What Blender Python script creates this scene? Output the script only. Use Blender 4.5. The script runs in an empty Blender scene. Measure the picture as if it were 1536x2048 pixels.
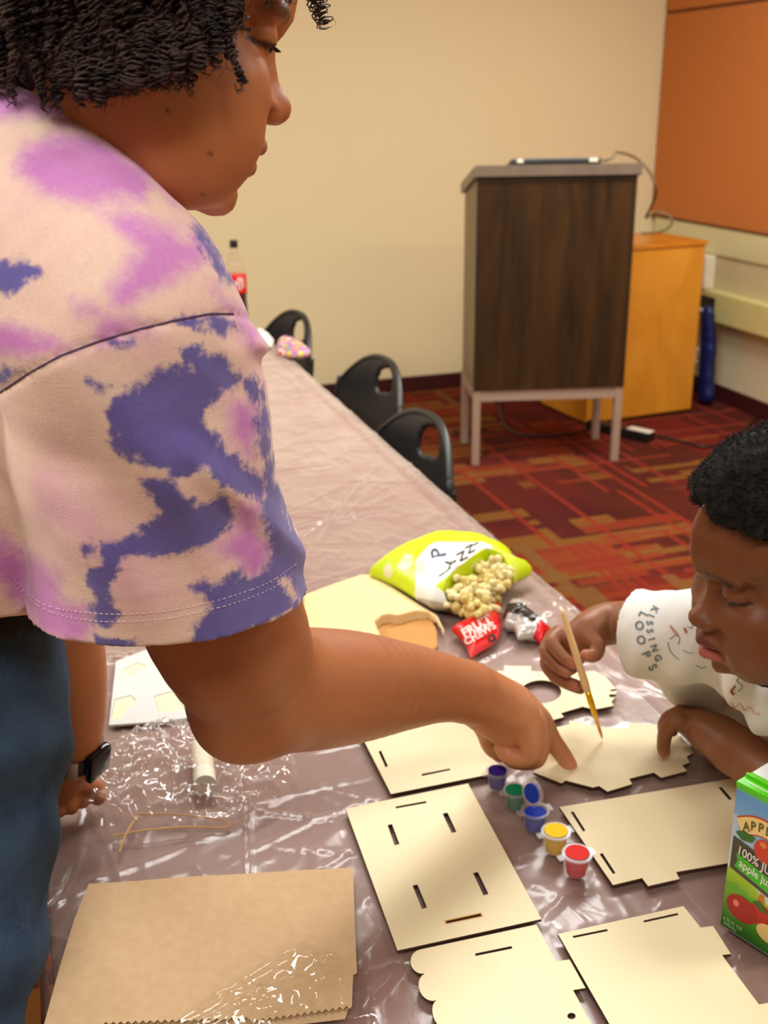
import bpy, bmesh, math, random
import numpy as np
from mathutils import Vector, Matrix
from mathutils.geometry import tessellate_polygon
from mathutils.bvhtree import BVHTree

random.seed(7); RNG = np.random.default_rng(7)
SC = bpy.context.scene
COL = SC.collection

# ---------------------------------------------------------------- camera
FPX, CXP, CYP = 2200.0, 768.0, 1024.0
PITCH, ROLL, YAW = math.radians(20.6587), math.radians(-0.7009), math.radians(17.9314)
CAM = np.array([0.0, 0.0, 1.5])
def _axes():
    fw = np.array([0, math.cos(PITCH), -math.sin(PITCH)]); rt = np.array([1.0, 0, 0]); up = np.cross(rt, fw)
    r2 = rt*math.cos(ROLL)+up*math.sin(ROLL); u2 = -rt*math.sin(ROLL)+up*math.cos(ROLL)
    c, s = math.cos(YAW), math.sin(YAW)
    R = np.array([[c, s, 0], [-s, c, 0], [0, 0, 1]])
    return R@r2, R@u2, R@fw
RT, UP, FW = _axes()
cd = bpy.data.cameras.new('camera'); cam = bpy.data.objects.new('camera', cd); COL.objects.link(cam)
M = Matrix.Identity(4)
for i in range(3):
    M[i][0] = RT[i]; M[i][1] = UP[i]; M[i][2] = -FW[i]; M[i][3] = CAM[i]
cam.matrix_world = M
cd.sensor_fit = 'VERTICAL'; cd.sensor_height = 36.0; cd.lens = FPX/2048*36.0
cd.clip_start = 0.05; cd.clip_end = 50
cd.dof.use_dof = True; cd.dof.focus_distance = 0.86; cd.dof.aperture_fstop = 9.5
SC.camera = cam

# ---------------------------------------------------------------- light and exposure
SC.view_settings.view_transform = 'Standard'; SC.view_settings.look = 'None'
SC.view_settings.gamma = 1.0; SC.view_settings.use_curve_mapping = False
SC.view_settings.exposure = 0.15
w = bpy.data.worlds.new('world'); SC.world = w; w.use_nodes = True
w.node_tree.nodes['Background'].inputs[0].default_value = (1.0, 0.9, 0.78, 1)
w.node_tree.nodes['Background'].inputs[1].default_value = 0.35
def area(name, loc, sx, sy, power, color=(0.985, 0.98, 0.95)):
    d = bpy.data.lights.new(name, 'AREA'); d.shape = 'RECTANGLE'; d.size = sx; d.size_y = sy
    d.energy = power; d.color = color
    o = bpy.data.objects.new(name, d); o.location = loc; COL.objects.link(o); return o
for lx, ly, pw in ((-0.3, -0.7, 34), (2.3, 0.3, 34), (0.8, 2.4, 40), (2.3, 3.1, 64), (-1.7, 1.0, 34), (-1.3, 3.8, 60)):
    area('ceiling_light', (lx, ly, 2.72), 1.2, 0.6, pw)
try:
    SC.cycles.max_bounces = 8; SC.cycles.transparent_max_bounces = 16; SC.cycles.sample_clamp_indirect = 4
    SC.cycles.caustics_reflective = False; SC.cycles.caustics_refractive = False
except Exception: pass

# ---------------------------------------------------------------- pixel / place helpers
def ray(x, y): return RT*(x-CXP)/FPX - UP*(y-CYP)/FPX + FW
def W(x, y, z=0.744):
    d = ray(x, y); return CAM + d*(z-CAM[2])/d[2]
def PD(x, y, depth): return CAM + ray(x, y)*depth
def WX(x, y, X):
    d = ray(x, y); return CAM + d*(X-CAM[0])/d[0]
def pix(P):
    v = np.asarray(P, float)-CAM; z = v@FW
    return CXP+FPX*(v@RT)/z, CYP-FPX*(v@UP)/z, z

# ---------------------------------------------------------------- materials
def lin(c):
    return tuple(((x/255)/12.92 if x/255 <= 0.04045 else ((x/255+0.055)/1.055)**2.4) for x in c[:3])+(1.0,)
MATS = {}
class NT:
    def __init__(s, name):
        s.m = bpy.data.materials.new(name); s.m.use_nodes = True; s.t = s.m.node_tree; s.n = s.t.nodes; s.l = s.t.links
        s.p = s.n['Principled BSDF']; s.out = s.n['Material Output']; MATS[name] = s.m
    def node(s, ty, **k):
        n = s.n.new(ty)
        for a, b in k.items():
            if a.startswith('i_'):
                key = a[2:]; key = int(key) if key.isdigit() else key.replace('_', ' ')
                n.inputs[key].default_value = b
            else: setattr(n, a, b)
        return n
    def link(s, a, b): s.l.new(a, b)
    def coord(s, kind='Object', scale=(1, 1, 1), rot=(0, 0, 0), loc=(0, 0, 0)):
        t = s.node('ShaderNodeTexCoord'); m = s.node('ShaderNodeMapping')
        m.inputs['Scale'].default_value = scale; m.inputs['Rotation'].default_value = rot; m.inputs['Location'].default_value = loc
        s.link(t.outputs[kind], m.inputs['Vector']); return m.outputs[0]
    def noise(s, vec, scale, detail=3, rough=0.55, dist=0):
        n = s.node('ShaderNodeTexNoise', i_Scale=scale, i_Detail=detail, i_Roughness=rough, i_Distortion=dist)
        if vec is not None: s.link(vec, n.inputs['Vector'])
        return n.outputs[0]
    def ramp(s, fac, stops, interp='LINEAR'):
        n = s.node('ShaderNodeValToRGB'); r = n.color_ramp; r.interpolation = interp
        while len(r.elements) < len(stops): r.elements.new(0.5)
        for e, (p, c) in zip(r.elements, stops):
            e.position = p; e.color = c if len(c) == 4 else lin(c)
        s.link(fac, n.inputs[0]); return n.outputs[0]
    def mix(s, fac, a, b, mode='MIX'):
        n = s.node('ShaderNodeMix', data_type='RGBA', blend_type=mode)
        for v, i in ((fac, 0), (a, 6), (b, 7)):
            if hasattr(v, 'links') or isinstance(v, bpy.types.NodeSocket): s.link(v, n.inputs[i])
            else: n.inputs[i].default_value = v
        return n.outputs[2]
    def math(s, op, a, b=0.0):
        n = s.node('ShaderNodeMath', operation=op)
        for v, i in ((a, 0), (b, 1)):
            if isinstance(v, bpy.types.NodeSocket): s.link(v, n.inputs[i])
            else: n.inputs[i].default_value = v
        return n.outputs[0]
    def bump(s, h, strength=0.3, dist=0.002):
        n = s.node('ShaderNodeBump', i_Strength=strength, i_Distance=dist); s.link(h, n.inputs['Height'])
        s.link(n.outputs[0], s.p.inputs['Normal']); return n
    def set(s, **k):
        for a, b in k.items():
            key = a.replace('_', ' ')
            if isinstance(b, bpy.types.NodeSocket): s.link(b, s.p.inputs[key])
            else: s.p.inputs[key].default_value = b
        return s
def simple(name, col, rough=0.6, var=0.06, nscale=20, bump=0.0, bscale=200, **k):
    if name in MATS: return MATS[name]
    t = NT(name); c = lin(col)
    v = t.coord()
    n = t.noise(v, nscale, 4)
    f = t.node('ShaderNodeMapRange'); t.link(n, f.inputs[0]); f.inputs[3].default_value = 1-var; f.inputs[4].default_value = 1+var
    base = t.node('ShaderNodeRGB'); base.outputs[0].default_value = c
    mx = t.node('ShaderNodeVectorMath', operation='SCALE'); t.link(base.outputs[0], mx.inputs[0]); t.link(f.outputs[0], mx.inputs['Scale'])
    t.link(mx.outputs[0], t.p.inputs['Base Color']); t.set(Roughness=rough, **k)
    if bump: t.bump(t.noise(v, bscale, 3), bump, 0.001)
    return t.m
def vcolmat(name, rough=0.5, attr='Col', bump=0.0, bscale=300, var=0.05, nscale=40, **k):
    if name in MATS: return MATS[name]
    t = NT(name); a = t.node('ShaderNodeAttribute', attribute_name=attr)
    v = t.coord(); n = t.noise(v, nscale, 4)
    f = t.node('ShaderNodeMapRange'); t.link(n, f.inputs[0]); f.inputs[3].default_value = 1-var; f.inputs[4].default_value = 1+var
    mx = t.node('ShaderNodeVectorMath', operation='SCALE'); t.link(a.outputs['Color'], mx.inputs[0]); t.link(f.outputs[0], mx.inputs['Scale'])
    t.link(mx.outputs[0], t.p.inputs['Base Color']); t.set(Roughness=rough, **k)
    if bump: t.bump(t.noise(v, bscale, 3), bump, 0.001)
    return t.m

# ---------------------------------------------------------------- object helpers
def tag(o, label=None, cat=None, group=None, kind=None):
    if label: o['label'] = label
    if cat: o['category'] = cat
    if group: o['group'] = group
    if kind: o['kind'] = kind
    return o
def thing(name, label, cat, loc=(0, 0, 0), rz=0.0, group=None):
    o = bpy.data.objects.new(name, None); COL.objects.link(o); o.location = loc; o.rotation_euler = (0, 0, rz)
    o.empty_display_size = 0.05
    return tag(o, label, cat, group)
def link_mesh(name, me, mats, parent=None, smooth=False, auto=None):
    for m in (mats if isinstance(mats, (list, tuple)) else [mats]): me.materials.append(m)
    o = bpy.data.objects.new(name, me); COL.objects.link(o)
    if smooth:
        me.polygons.foreach_set('use_smooth', [True]*len(me.polygons))
    if auto is not None:
        me.polygons.foreach_set('use_smooth', [True]*len(me.polygons))
        try: me.set_sharp_from_angle(angle=math.radians(auto))
        except Exception: pass
    if parent is not None: o.parent = parent
    return o
def from_py(name, V, F, mats, parent=None, smooth=False, auto=None, mi=None):
    me = bpy.data.meshes.new(name); me.from_pydata([tuple(map(float, v)) for v in V], [], [tuple(map(int, f)) for f in F])
    if mi is not None: me.polygons.foreach_set('material_index', mi)
    me.validate(); me.update()
    return link_mesh(name, me, mats, parent, smooth, auto)
class MB:
    def __init__(s): s.V = []; s.F = []; s.mi = []
    def add(s, V, F, mi=0):
        b = len(s.V); s.V += [tuple(map(float, v)) for v in V]; s.F += [tuple(i+b for i in f) for f in F]; s.mi += [mi]*len(F); return s
    def box(s, lo, hi, mi=0, T=None, bev=0.0):
        bm = bmesh.new(); bmesh.ops.create_cube(bm, size=1)
        lo = Vector(lo); hi = Vector(hi)
        for v in bm.verts: v.co = Vector(((v.co.x+.5)*(hi.x-lo.x)+lo.x, (v.co.y+.5)*(hi.y-lo.y)+lo.y, (v.co.z+.5)*(hi.z-lo.z)+lo.z))
        if bev: bmesh.ops.bevel(bm, geom=list(bm.edges), offset=bev, segments=2, affect='EDGES', profile=0.6)
        bm.verts.index_update()
        V = [v.co.copy() for v in bm.verts]; F = [[v.index for v in f.verts] for f in bm.faces]; bm.free()
        if T is not None: V = [T@v for v in V]
        return s.add(V, F, mi)
    def tube(s, pts, r, n=10, mi=0, caps=True, closed=False, flat=None):
        P = [np.asarray(p, float) for p in pts]; m = len(P); rr = r if hasattr(r, '__len__') else [r]*m
        tang = []
        for i in range(m):
            a = P[(i-1) % m] if (closed or i > 0) else P[i]; b = P[(i+1) % m] if (closed or i < m-1) else P[i]
            t = b-a; tang.append(t/(np.linalg.norm(t)+1e-12))
        u = np.cross(tang[0], [0, 0, 1.0]);
        if np.linalg.norm(u) < 1e-3: u = np.cross(tang[0], [1.0, 0, 0])
        u /= np.linalg.norm(u); V = []
        for i in range(m):
            u = u-tang[i]*(u@tang[i]); u /= (np.linalg.norm(u)+1e-12); v = np.cross(tang[i], u)
            for k in range(n):
                a = 2*math.pi*k/n; V.append(P[i]+rr[i]*(math.cos(a)*u+math.sin(a)*v*(flat or 1.0)))
        F = []
        for i in range(m if closed else m-1):
            j = (i+1) % m
            for k in range(n):
                k2 = (k+1) % n; F.append((i*n+k, i*n+k2, j*n+k2, j*n+k))
        if caps and not closed:
            F.append(tuple(range(n))[::-1]); F.append(tuple(range((m-1)*n, m*n)))
        return s.add(V, F, mi)
    def lathe(s, prof, n=32, c=(0, 0, 0), mi=0, T=None):
        V = []; F = []
        for r, z in prof:
            for k in range(n):
                a = 2*math.pi*k/n; V.append(Vector((c[0]+r*math.cos(a), c[1]+r*math.sin(a), c[2]+z)))
        for i in range(len(prof)-1):
            for k in range(n):
                k2 = (k+1) % n; F.append((i*n+k, i*n+k2, (i+1)*n+k2, (i+1)*n+k))
        if prof[0][0] > 1e-5: F.append(tuple(range(n))[::-1])
        if prof[-1][0] > 1e-5: F.append(tuple(range((len(prof)-1)*n, len(prof)*n)))
        if T is not None: V = [T@v for v in V]
        return s.add(V, F, mi)
    def prism(s, outer, z0, z1, holes=(), mi_top=0, mi_side=0):
        loops = [list(outer)]+[list(h) for h in holes]
        tri = tessellate_polygon([[Vector((p[0], p[1], 0)) for p in L] for L in loops])
        flat = [p for L in loops for p in L]; n = len(flat)
        V = [(p[0], p[1], z1) for p in flat]+[(p[0], p[1], z0) for p in flat]
        F = []; 
        for t in tri:
            a, b, c = [np.array(flat[i][:2], float) for i in t]
            ar = (b[0]-a[0])*(c[1]-a[1])-(b[1]-a[1])*(c[0]-a[0])
            t = tuple(t) if ar > 0 else tuple(t)[::-1]
            F.append(t)
        nt = len(F); F += [tuple(i+n for i in t)[::-1] for t in F[:nt]]
        s.add(V, F, mi_top); G = []; b0 = 0; base = len(s.V)-2*n
        for li, L in enumerate(loops):
            m = len(L); ar = sum(L[i][0]*L[(i+1) % m][1]-L[(i+1) % m][0]*L[i][1] for i in range(m))
            fl = (ar > 0) != (li > 0)
            for i in range(m):
                a, b = b0+i, b0+(i+1) % m
                q = (a+base, a+n+base, b+n+base, b+base) if fl else (b+base, b+n+base, a+n+base, a+base)
                s.F.append(q); s.mi.append(mi_side)
            b0 += m
        return s
    def build(s, name, mats, parent=None, smooth=False, auto=None):
        return from_py(name, s.V, s.F, mats, parent, smooth, auto, mi=s.mi)
def struct(o): o['kind'] = 'structure'; return o
def setcol(o, C, attr='Col'):
    me = o.data; a = me.color_attributes.new(attr, 'FLOAT_COLOR', 'POINT')
    C = np.asarray(C, dtype=np.float32)
    if C.shape[1] == 3: C = np.concatenate([C, np.ones((len(C), 1), np.float32)], 1)
    a.data.foreach_set('color', C.ravel()); return o
def setfloat(o, name, v):
    a = o.data.attributes.new(name, 'FLOAT', 'POINT'); a.data.foreach_set('value', np.asarray(v, dtype=np.float32)); return o
def verts_of(o):
    n = len(o.data.vertices); a = np.empty(3*n, np.float32); o.data.vertices.foreach_get('co', a); return a.reshape(-1, 3).astype(float)
def inpoly(px, py, poly):
    poly = np.asarray(poly, float); ins = np.zeros(len(px), bool); n = len(poly)
    for i in range(n):
        x1, y1 = poly[i]; x2, y2 = poly[(i+1) % n]
        c = ((y1 > py) != (y2 > py)); 
        with np.errstate(divide='ignore', invalid='ignore'):
            xi = (x2-x1)*(py-y1)/(y2-y1+1e-30)+x1
        ins ^= c & (px < xi)
    return ins
def sdpoly(px, py, poly):
    poly = np.asarray(poly, float); d = np.full(len(px), 1e9); n = len(poly)
    for i in range(n):
        a = poly[i]; b = poly[(i+1) % n]; e = b-a; wx = px-a[0]; wy = py-a[1]
        t = np.clip((wx*e[0]+wy*e[1])/(e@e+1e-20), 0, 1); d = np.minimum(d, (wx-e[0]*t)**2+(wy-e[1]*t)**2)
    d = np.sqrt(d); d[inpoly(px, py, poly)] *= -1; return d
def text_verts(body, size, align='CENTER', ext=0.0, shear=0.0, spacing=1.0, res=3, bold=0.0):
    c = bpy.data.curves.new('t', 'FONT'); c.body = body; c.size = size; c.align_x = align; c.align_y = 'CENTER'
    c.extrude = ext; c.shear = shear; c.space_character = spacing; c.resolution_u = res; c.offset = bold
    o = bpy.data.objects.new('t', c); COL.objects.link(o)
    dg = bpy.context.evaluated_depsgraph_get(); dg.update()
    me = bpy.data.meshes.new_from_object(o.evaluated_get(dg))
    V = [v.co.copy() for v in me.vertices]; F = [tuple(p.vertices) for p in me.polygons]
    bpy.data.objects.remove(o); bpy.data.curves.remove(c); bpy.data.meshes.remove(me)
    return V, F

def spline(pts, n=12):
    P = [np.asarray(p, float) for p in pts]; P = [2*P[0]-P[1]]+P+[2*P[-1]-P[-2]]; out = []
    for i in range(1, len(P)-2):
        for k in range(n):
            t = k/n; a, b, c, d = P[i-1:i+3]
            out.append(.5*((2*b)+(-a+c)*t+(2*a-5*b+4*c-d)*t*t+(-a+3*b-3*c+d)*t**3))
    out.append(P[-2]); return out

# ---------------------------------------------------------------- implicit surfaces (smooth bodies and cloth)
def smin(a, b, k):
    h = np.maximum(k-np.abs(a-b), 0)/k; return np.minimum(a, b)-h*h*k*0.25
def smax(a, b, k): return -smin(-a, -b, k)
class Field:
    def __init__(s): s.items = []; s.post = []
    def _add(s, op, fn, c, R, k): s.items.append((op, fn, np.asarray(c, float), R, k)); return s
    def cone(s, a, b, ra, rb, k=0.01, op='u', n=None, sq=1.0):
        a = np.asarray(a, float); b = np.asarray(b, float); e = b-a; ee = e@e+1e-12
        nn = None if n is None else np.asarray(n, float)/np.linalg.norm(n)
        def f(P):
            w = P-a; t = np.clip(w@e/ee, 0, 1); q = w-t[:, None]*e
            if nn is not None: q = q+(sq-1)*(q@nn)[:, None]*nn
            return (np.linalg.norm(q, axis=1)-(ra+(rb-ra)*t))/(sq if sq > 1 else 1)**0.5
        return s._add(op, f, (a+b)/2, math.sqrt(ee)/2+max(ra, rb)*max(1, 1/sq), k)
    def chain(s, nodes, k=0.01, op='u', n=None, sq=1.0, dense=5):
        A = np.array([np.append(np.asarray(p, float), r) for p, r in nodes])
        if len(A) > 2 and dense > 1: A = np.array(spline(list(A), dense))
        nn = None if n is None else np.asarray(n, float)/np.linalg.norm(n); k2 = min(k, .004)
        def f(P):
            d = None
            for a, b in zip(A[:-1], A[1:]):
                e = b[:3]-a[:3]; w = P-a[:3]; t = np.clip(w@e/(e@e+1e-12), 0, 1); q = w-t[:, None]*e
                if nn is not None: q = q+(sq-1)*(q@nn)[:, None]*nn
                v = (np.linalg.norm(q, axis=1)-(a[3]+(b[3]-a[3])*t))/(sq if sq > 1 else 1)**.5
                d = v if d is None else np.minimum(d, v)
            return d
        c = (A[:, :3].max(0)+A[:, :3].min(0))/2; R = (np.linalg.norm(A[:, :3]-c, axis=1)+A[:, 3]).max()
        return s._add(op, f, c, R*1.02, k)
    def ell(s, c, r, axes=None, k=0.01, op='u'):
        c = np.asarray(c, float); r = np.asarray(r, float); A = np.eye(3) if axes is None else np.asarray(axes, float)
        def f(P):
            q = (P-c)@A.T; k0 = np.linalg.norm(q/r, axis=1); k1 = np.linalg.norm(q/(r*r), axis=1)+1e-9
            return k0*(k0-1)/k1
        return s._add(op, f, c, r.max(), k)
    def custom(s, fn, c, R, k=0.01, op='u'): return s._add(op, fn, c, R, k)
    def __call__(s, P):
        d = np.full(len(P), 0.3)
        for op, fn, c, R, k in s.items:
            D = np.linalg.norm(P-c, axis=1)-R
            if op == 'u': idx = np.nonzero(D < d+k)[0]
            else: idx = np.nonzero(D < -d+k+0.02)[0]
            if len(idx) == 0: continue
            v = fn(P[idx])
            if op == 'u': d[idx] = smin(d[idx], v, k)
            elif op == 's': d[idx] = smax(d[idx], -v, k)
            else: d[idx] = smax(d[idx], v, k)
        for p in s.post: d = p(P, d)
        return d
def surf(fn, lo, hi, h, B=8, margin=1.4):
    lo = np.asarray(lo, float); hi = np.asarray(hi, float); nb = np.ceil((hi-lo)/(h*B)).astype(int)
    bi = np.stack(np.meshgrid(*[np.arange(n) for n in nb], indexing='ij'), -1).reshape(-1, 3)
    cen = lo+(bi+0.5)*h*B; val = np.concatenate([fn(c) for c in np.array_split(cen, max(1, len(cen)//60000))])
    bi = bi[np.abs(val) < h*B*0.87*margin]
    g = np.stack(np.meshgrid(*[np.arange(B+1)]*3, indexing='ij'), -1).reshape(-1, 3)
    N = nb*B+2; key = lambda c: (c[..., 0]*N[1]+c[..., 1])*N[2]+c[..., 2]
    KV = []; VV = []; Q = []
    for ch in np.array_split(bi, max(1, len(bi)//250)):
        gi = ch[:, None, :]*B+g[None]; P = (lo+gi.reshape(-1, 3)*h)
        v = fn(P).reshape(len(ch), B+1, B+1, B+1); neg = v < 0
        cnt = sum(neg[:, i:B+i, j:B+j, k:B+k].astype(np.int8) for i in (0, 1) for j in (0, 1) for k in (0, 1))
        act = (cnt > 0) & (cnt < 8); b, x, y, z = np.nonzero(act)
        if len(b) == 0: continue
        S = np.zeros((len(b), 3)); n = np.zeros(len(b))
        for ax in range(3):
            o1, o2 = [a for a in range(3) if a != ax]
            for i in (0, 1):
                for j in (0, 1):
                    p = [0, 0, 0]; p[o1] = i; p[o2] = j; q = list(p); q[ax] = 1
                    va = v[b, x+p[0], y+p[1], z+p[2]]; vb = v[b, x+q[0], y+q[1], z+q[2]]
                    m = (va < 0) != (vb < 0); t = np.where(m, va/(va-vb+1e-20*(va == vb)), 0)
                    pt = np.array(p, float)[None]+t[:, None]*(np.array(q)-np.array(p))[None]
                    S += np.where(m[:, None], pt, 0); n += m
        S /= n[:, None]; cell = ch[b]*B+np.stack([x, y, z], 1)
        KV.append(key(cell)); VV.append(lo+(cell+S)*h)
        for ax in range(3):
            o1, o2 = (ax+1) % 3, (ax+2) % 3; sl = [slice(0, B)]*3; sh = list(sl); sh[ax] = slice(1, B+1)
            a = neg[(slice(None),)+tuple(sl)]; c = neg[(slice(None),)+tuple(sh)]
            for fl, m in ((0, a & ~c), (1, ~a & c)):
                bb, x2, y2, z2 = np.nonzero(m)
                if len(bb) == 0: continue
                p = ch[bb]*B+np.stack([x2, y2, z2], 1); e1 = np.eye(3, dtype=int)[o1]; e2 = np.eye(3, dtype=int)[o2]
                q = np.stack([key(p), key(p-e1), key(p-e1-e2), key(p-e2)], 1)
                ok = ((p-e1-e2) >= 0).all(1); q = q[ok]
                Q.append(q if not fl else q[:, ::-1])
    KV = np.concatenate(KV); VV = np.concatenate(VV); KV, ui = np.unique(KV, return_index=True); VV = VV[ui]
    Q = np.concatenate(Q); I = np.searchsorted(KV, Q); I = np.minimum(I, len(KV)-1); ok = (KV[I] == Q).all(1)
    return VV, I[ok]
def np_mesh(name, V, F, mats, parent=None, smooth=True):
    me = bpy.data.meshes.new(name); n = len(V); m = len(F); k = F.shape[1]
    me.vertices.add(n); me.vertices.foreach_set('co', np.asarray(V, np.float32).ravel())
    me.loops.add(m*k); me.loops.foreach_set('vertex_index', np.asarray(F, np.int32).ravel())
    me.polygons.add(m); me.polygons.foreach_set('loop_start', np.arange(0, m*k, k, dtype=np.int32))
    me.polygons.foreach_set('loop_total', np.full(m, k, np.int32))
    me.update(calc_edges=True); me.validate()
    return link_mesh(name, me, mats, parent, smooth)
def vnoise(P, scale, seed=0, octaves=3):
    # smooth value noise, numpy
    out = np.zeros(len(P)); amp = 1.0; tot = 0
    for o in range(octaves):
        Q = np.asarray(P)*scale*(2**o)+seed*17.31; i = np.floor(Q).astype(np.int64); f = Q-i; f = f*f*(3-2*f)
        acc = 0
        for c in range(8):
            dx, dy, dz = c & 1, (c >> 1) & 1, (c >> 2) & 1
            j = i+np.array([dx, dy, dz]); hsh = (j[:, 0]*374761393+j[:, 1]*668265263+j[:, 2]*2147483647+seed*97531) & 0xffffffff
            hsh = ((hsh ^ (hsh >> 13))*1274126177) & 0xffffffff; r = ((hsh ^ (hsh >> 16)) & 0xffff)/32767.5-1
            acc = acc+r*(f[:, 0] if dx else 1-f[:, 0])*(f[:, 1] if dy else 1-f[:, 1])*(f[:, 2] if dz else 1-f[:, 2])
        out += amp*acc; tot += amp; amp *= 0.5
    return out/tot
# ================================================================ ROOM
XR, YB, ZC, XL, YF = 3.38, 5.5, 2.75, -3.2, -3.0
m_wall = simple('painted_plaster_warm', (226, 209, 164), 0.75, 0.02, 6, 0.15, 260)
m_ceil = simple('ceiling_tile', (225, 220, 208), 0.9, 0.03, 30)
m_base = simple('vinyl_baseboard_maroon', (58, 14, 14), 0.5, 0.1, 12)
# carpet: woven stripes and blocks in red, orange and gold
def carpet():
    t = NT('patterned_carpet'); v = t.coord('Object')
    base = t.ramp(t.noise(v, 1.6, 3), [(0.3, (64, 22, 18)), (0.5, (84, 30, 24)), (0.62, (92, 32, 24)), (0.75, (72, 30, 20))])
    one = t.math('ADD', 1.0, 0.0); H = math.pi/2
    def bricks(scale, bw, rh, rot, loc, lo, hi, off=0.5):
        vec = t.coord('Object', (1, 1, 1), (0, 0, rot), loc)
        b = t.node('ShaderNodeTexBrick', i_Scale=scale); b.inputs['Mortar Size'].default_value = 0.0
        b.inputs['Brick Width'].default_value = bw; b.inputs['Row Height'].default_value = rh; b.offset = off
        b.inputs['Color1'].default_value = (0, 0, 0, 1); b.inputs['Color2'].default_value = (1, 1, 1, 1)
        t.link(vec, b.inputs['Vector'])
        return t.ramp(b.outputs['Color'], [(lo, (0, 0, 0, 1)), (hi, (1, 1, 1, 1))])
    def over(c, mask, patch, colr, k=1.0):
        return t.mix(t.math('MULTIPLY', t.math('MULTIPLY', mask, patch), k), c, lin(colr))
    p1 = bricks(1, .42, .34, 0, (.15, .1, 0), .55, .56); p2 = bricks(1, .38, .42, H, (.05, .25, 0), .55, .56)
    c = base
    c = over(c, bricks(1, 0.62, 0.62, 0, (0.1, 0.2, 0), .62, .66), one, (112, 34, 22), .7)
    c = over(c, bricks(1, 0.5, 0.36, H, (0.3, 0.1, 0), .66, .7), one, (70, 30, 18), .7)
    c = over(c, bricks(1, 0.34, 0.045, 0, (0, 0, 0), .5, .55), p1, (120, 78, 32), .85)
    c = over(c, bricks(1, 0.26, 0.04, 0, (0.2, 0, 0), .6, .65), p2, (126, 50, 26), .8)
    c = over(c, bricks(1, 0.22, 0.09, 0, (0.4, 0.3, 0), .72, .76), p2, (122, 76, 32), .8)
    c = over(c, bricks(1, 0.9, 0.022, H, (0.1, 0.7, 0), .93, .94), one, (128, 42, 28), .85)
    c = over(c, bricks(1, 1.3, 0.024, 0, (0.6, 0.1, 0), .93, .94), one, (126, 50, 32), .85)
    c = over(c, bricks(1, 0.8, 0.05, H, (0.9, 0.4, 0), .94, .95), one, (112, 78, 40), .8)
    fib = t.noise(v, 500, 2)
    f = t.node('ShaderNodeMapRange'); t.link(fib, f.inputs[0]); f.inputs[3].default_value = 0.7; f.inputs[4].default_value = 1.25
    mx = t.node('ShaderNodeVectorMath', operation='SCALE'); t.link(c, mx.inputs[0]); t.link(f.outputs[0], mx.inputs['Scale'])
    t.link(mx.outputs[0], t.p.inputs['Base Color']); t.set(Roughness=0.95); t.p.inputs['Specular IOR Level'].default_value = 0.1
    t.bump(fib, 0.6, 0.003); return t.m
struct(MB().box((XL, YF, -0.1), (XR, YB, 0)).build('floor', carpet()))
struct(MB().box((XL-.1, YF-.1, ZC), (XR+.1, YB+.1, ZC+.1)).build('ceiling', m_ceil))
struct(MB().box((XL-.1, YB, -.1), (XR+.1, YB+.1, ZC)).build('wall_back', m_wall))
struct(MB().box((XR, YF-.1, -.1), (XR+.1, YB, ZC)).build('wall_right', simple('painted_plaster_cream', (214, 202, 164), 0.7, 0.02, 6, 0.1, 260)))
struct(MB().box((XL-.1, YF-.1, -.1), (XL, YB, ZC)).build('wall_left', m_wall))
struct(MB().box((XL, YF-.1, -.1), (XR, YF, ZC)).build('wall_front', m_wall))
struct(MB().box((XL, YB-.012, 0), (XR, YB, .085), bev=.003).build('baseboard_back', m_base))
struct(MB().box((XR-.012, YF, 0), (XR, YB-.012, .085), bev=.003).build('baseboard_right', m_base))
# tack board on the right wall
def board_mat():
    t = NT('orange_fabric'); v = t.coord()
    c = t.ramp(t.noise(v, 260, 2), [(0.3, (176, 104, 50)), (0.7, (196, 120, 62))]); t.set(Roughness=0.95); t.link(c, t.p.inputs['Base Color'])
    t.p.inputs['Specular IOR Level'].default_value = 0.1; t.bump(t.noise(v, 600, 2), 0.4, 0.001); return t.m
tb = thing('tack_board', 'orange fabric tack board covering upper right wall', 'tack board', (XR-.002, 3.0, 0.88))
mo = board_mat(); md = simple('board_groove', (110, 60, 26), 0.9)
MB().box((-.03, -4.0, 0), (0, 2.49, 1.005), bev=.004).build('lower_panel', mo, tb)
MB().box((-.03, -4.0, 1.02), (0, 2.49, 1.6), bev=.004).build('upper_panel', mo, tb)
MB().box((-.02, -4.0, 1.0), (0, 2.49, 1.024)).build('seam', md, tb)
MB().box((-.033, -4.0, -.008), (0, 2.49, 0.0)).build('bottom_trim', md, tb)
# wall raceway: upper cover band, recess and projecting lower duct
m_cream = simple('cream_enamel', (206, 196, 146), 0.42, 0.03, 10)
rw = thing('wire_raceway', 'cream wall raceway with projecting lower duct under the orange board', 'raceway', (XR, 3.0, 0))
MB().box((-.03, -4.0, .735), (0, 2.45, .868), bev=.004).build('upper_band', m_cream, rw)
MB().box((-.02, -4.0, .565), (0, 2.45, .735)).build('recess_plate', simple('cream_plate', (196, 182, 140), 0.6), rw)
MB().box((-.075, -4.0, .415), (0, 2.45, .565), bev=.008).build('duct', simple('yellow_cream_enamel', (204, 194, 128), 0.4), rw)
sp = MB().box((-.079, 1.76, .435), (-.07, 1.9, .535), bev=.002); sp.build('outlet_socket', simple('black_plastic', (18, 18, 18), 0.4), rw)
wb = thing('outlet_box', 'white wall outlet box with grey faceplate above the duct', 'outlet', (XR-.032, 4.98, .567))
MB().box((-.05, -.12, 0), (.011, .12, .165), bev=.006).build('housing', simple('white_plastic', (225, 215, 190), 0.4), wb)
MB().box((-.055, -.085, .012), (-.048, .10, .14), bev=.002).build('faceplate', simple('grey_plate', (166, 150, 132), 0.35), wb)
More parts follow.
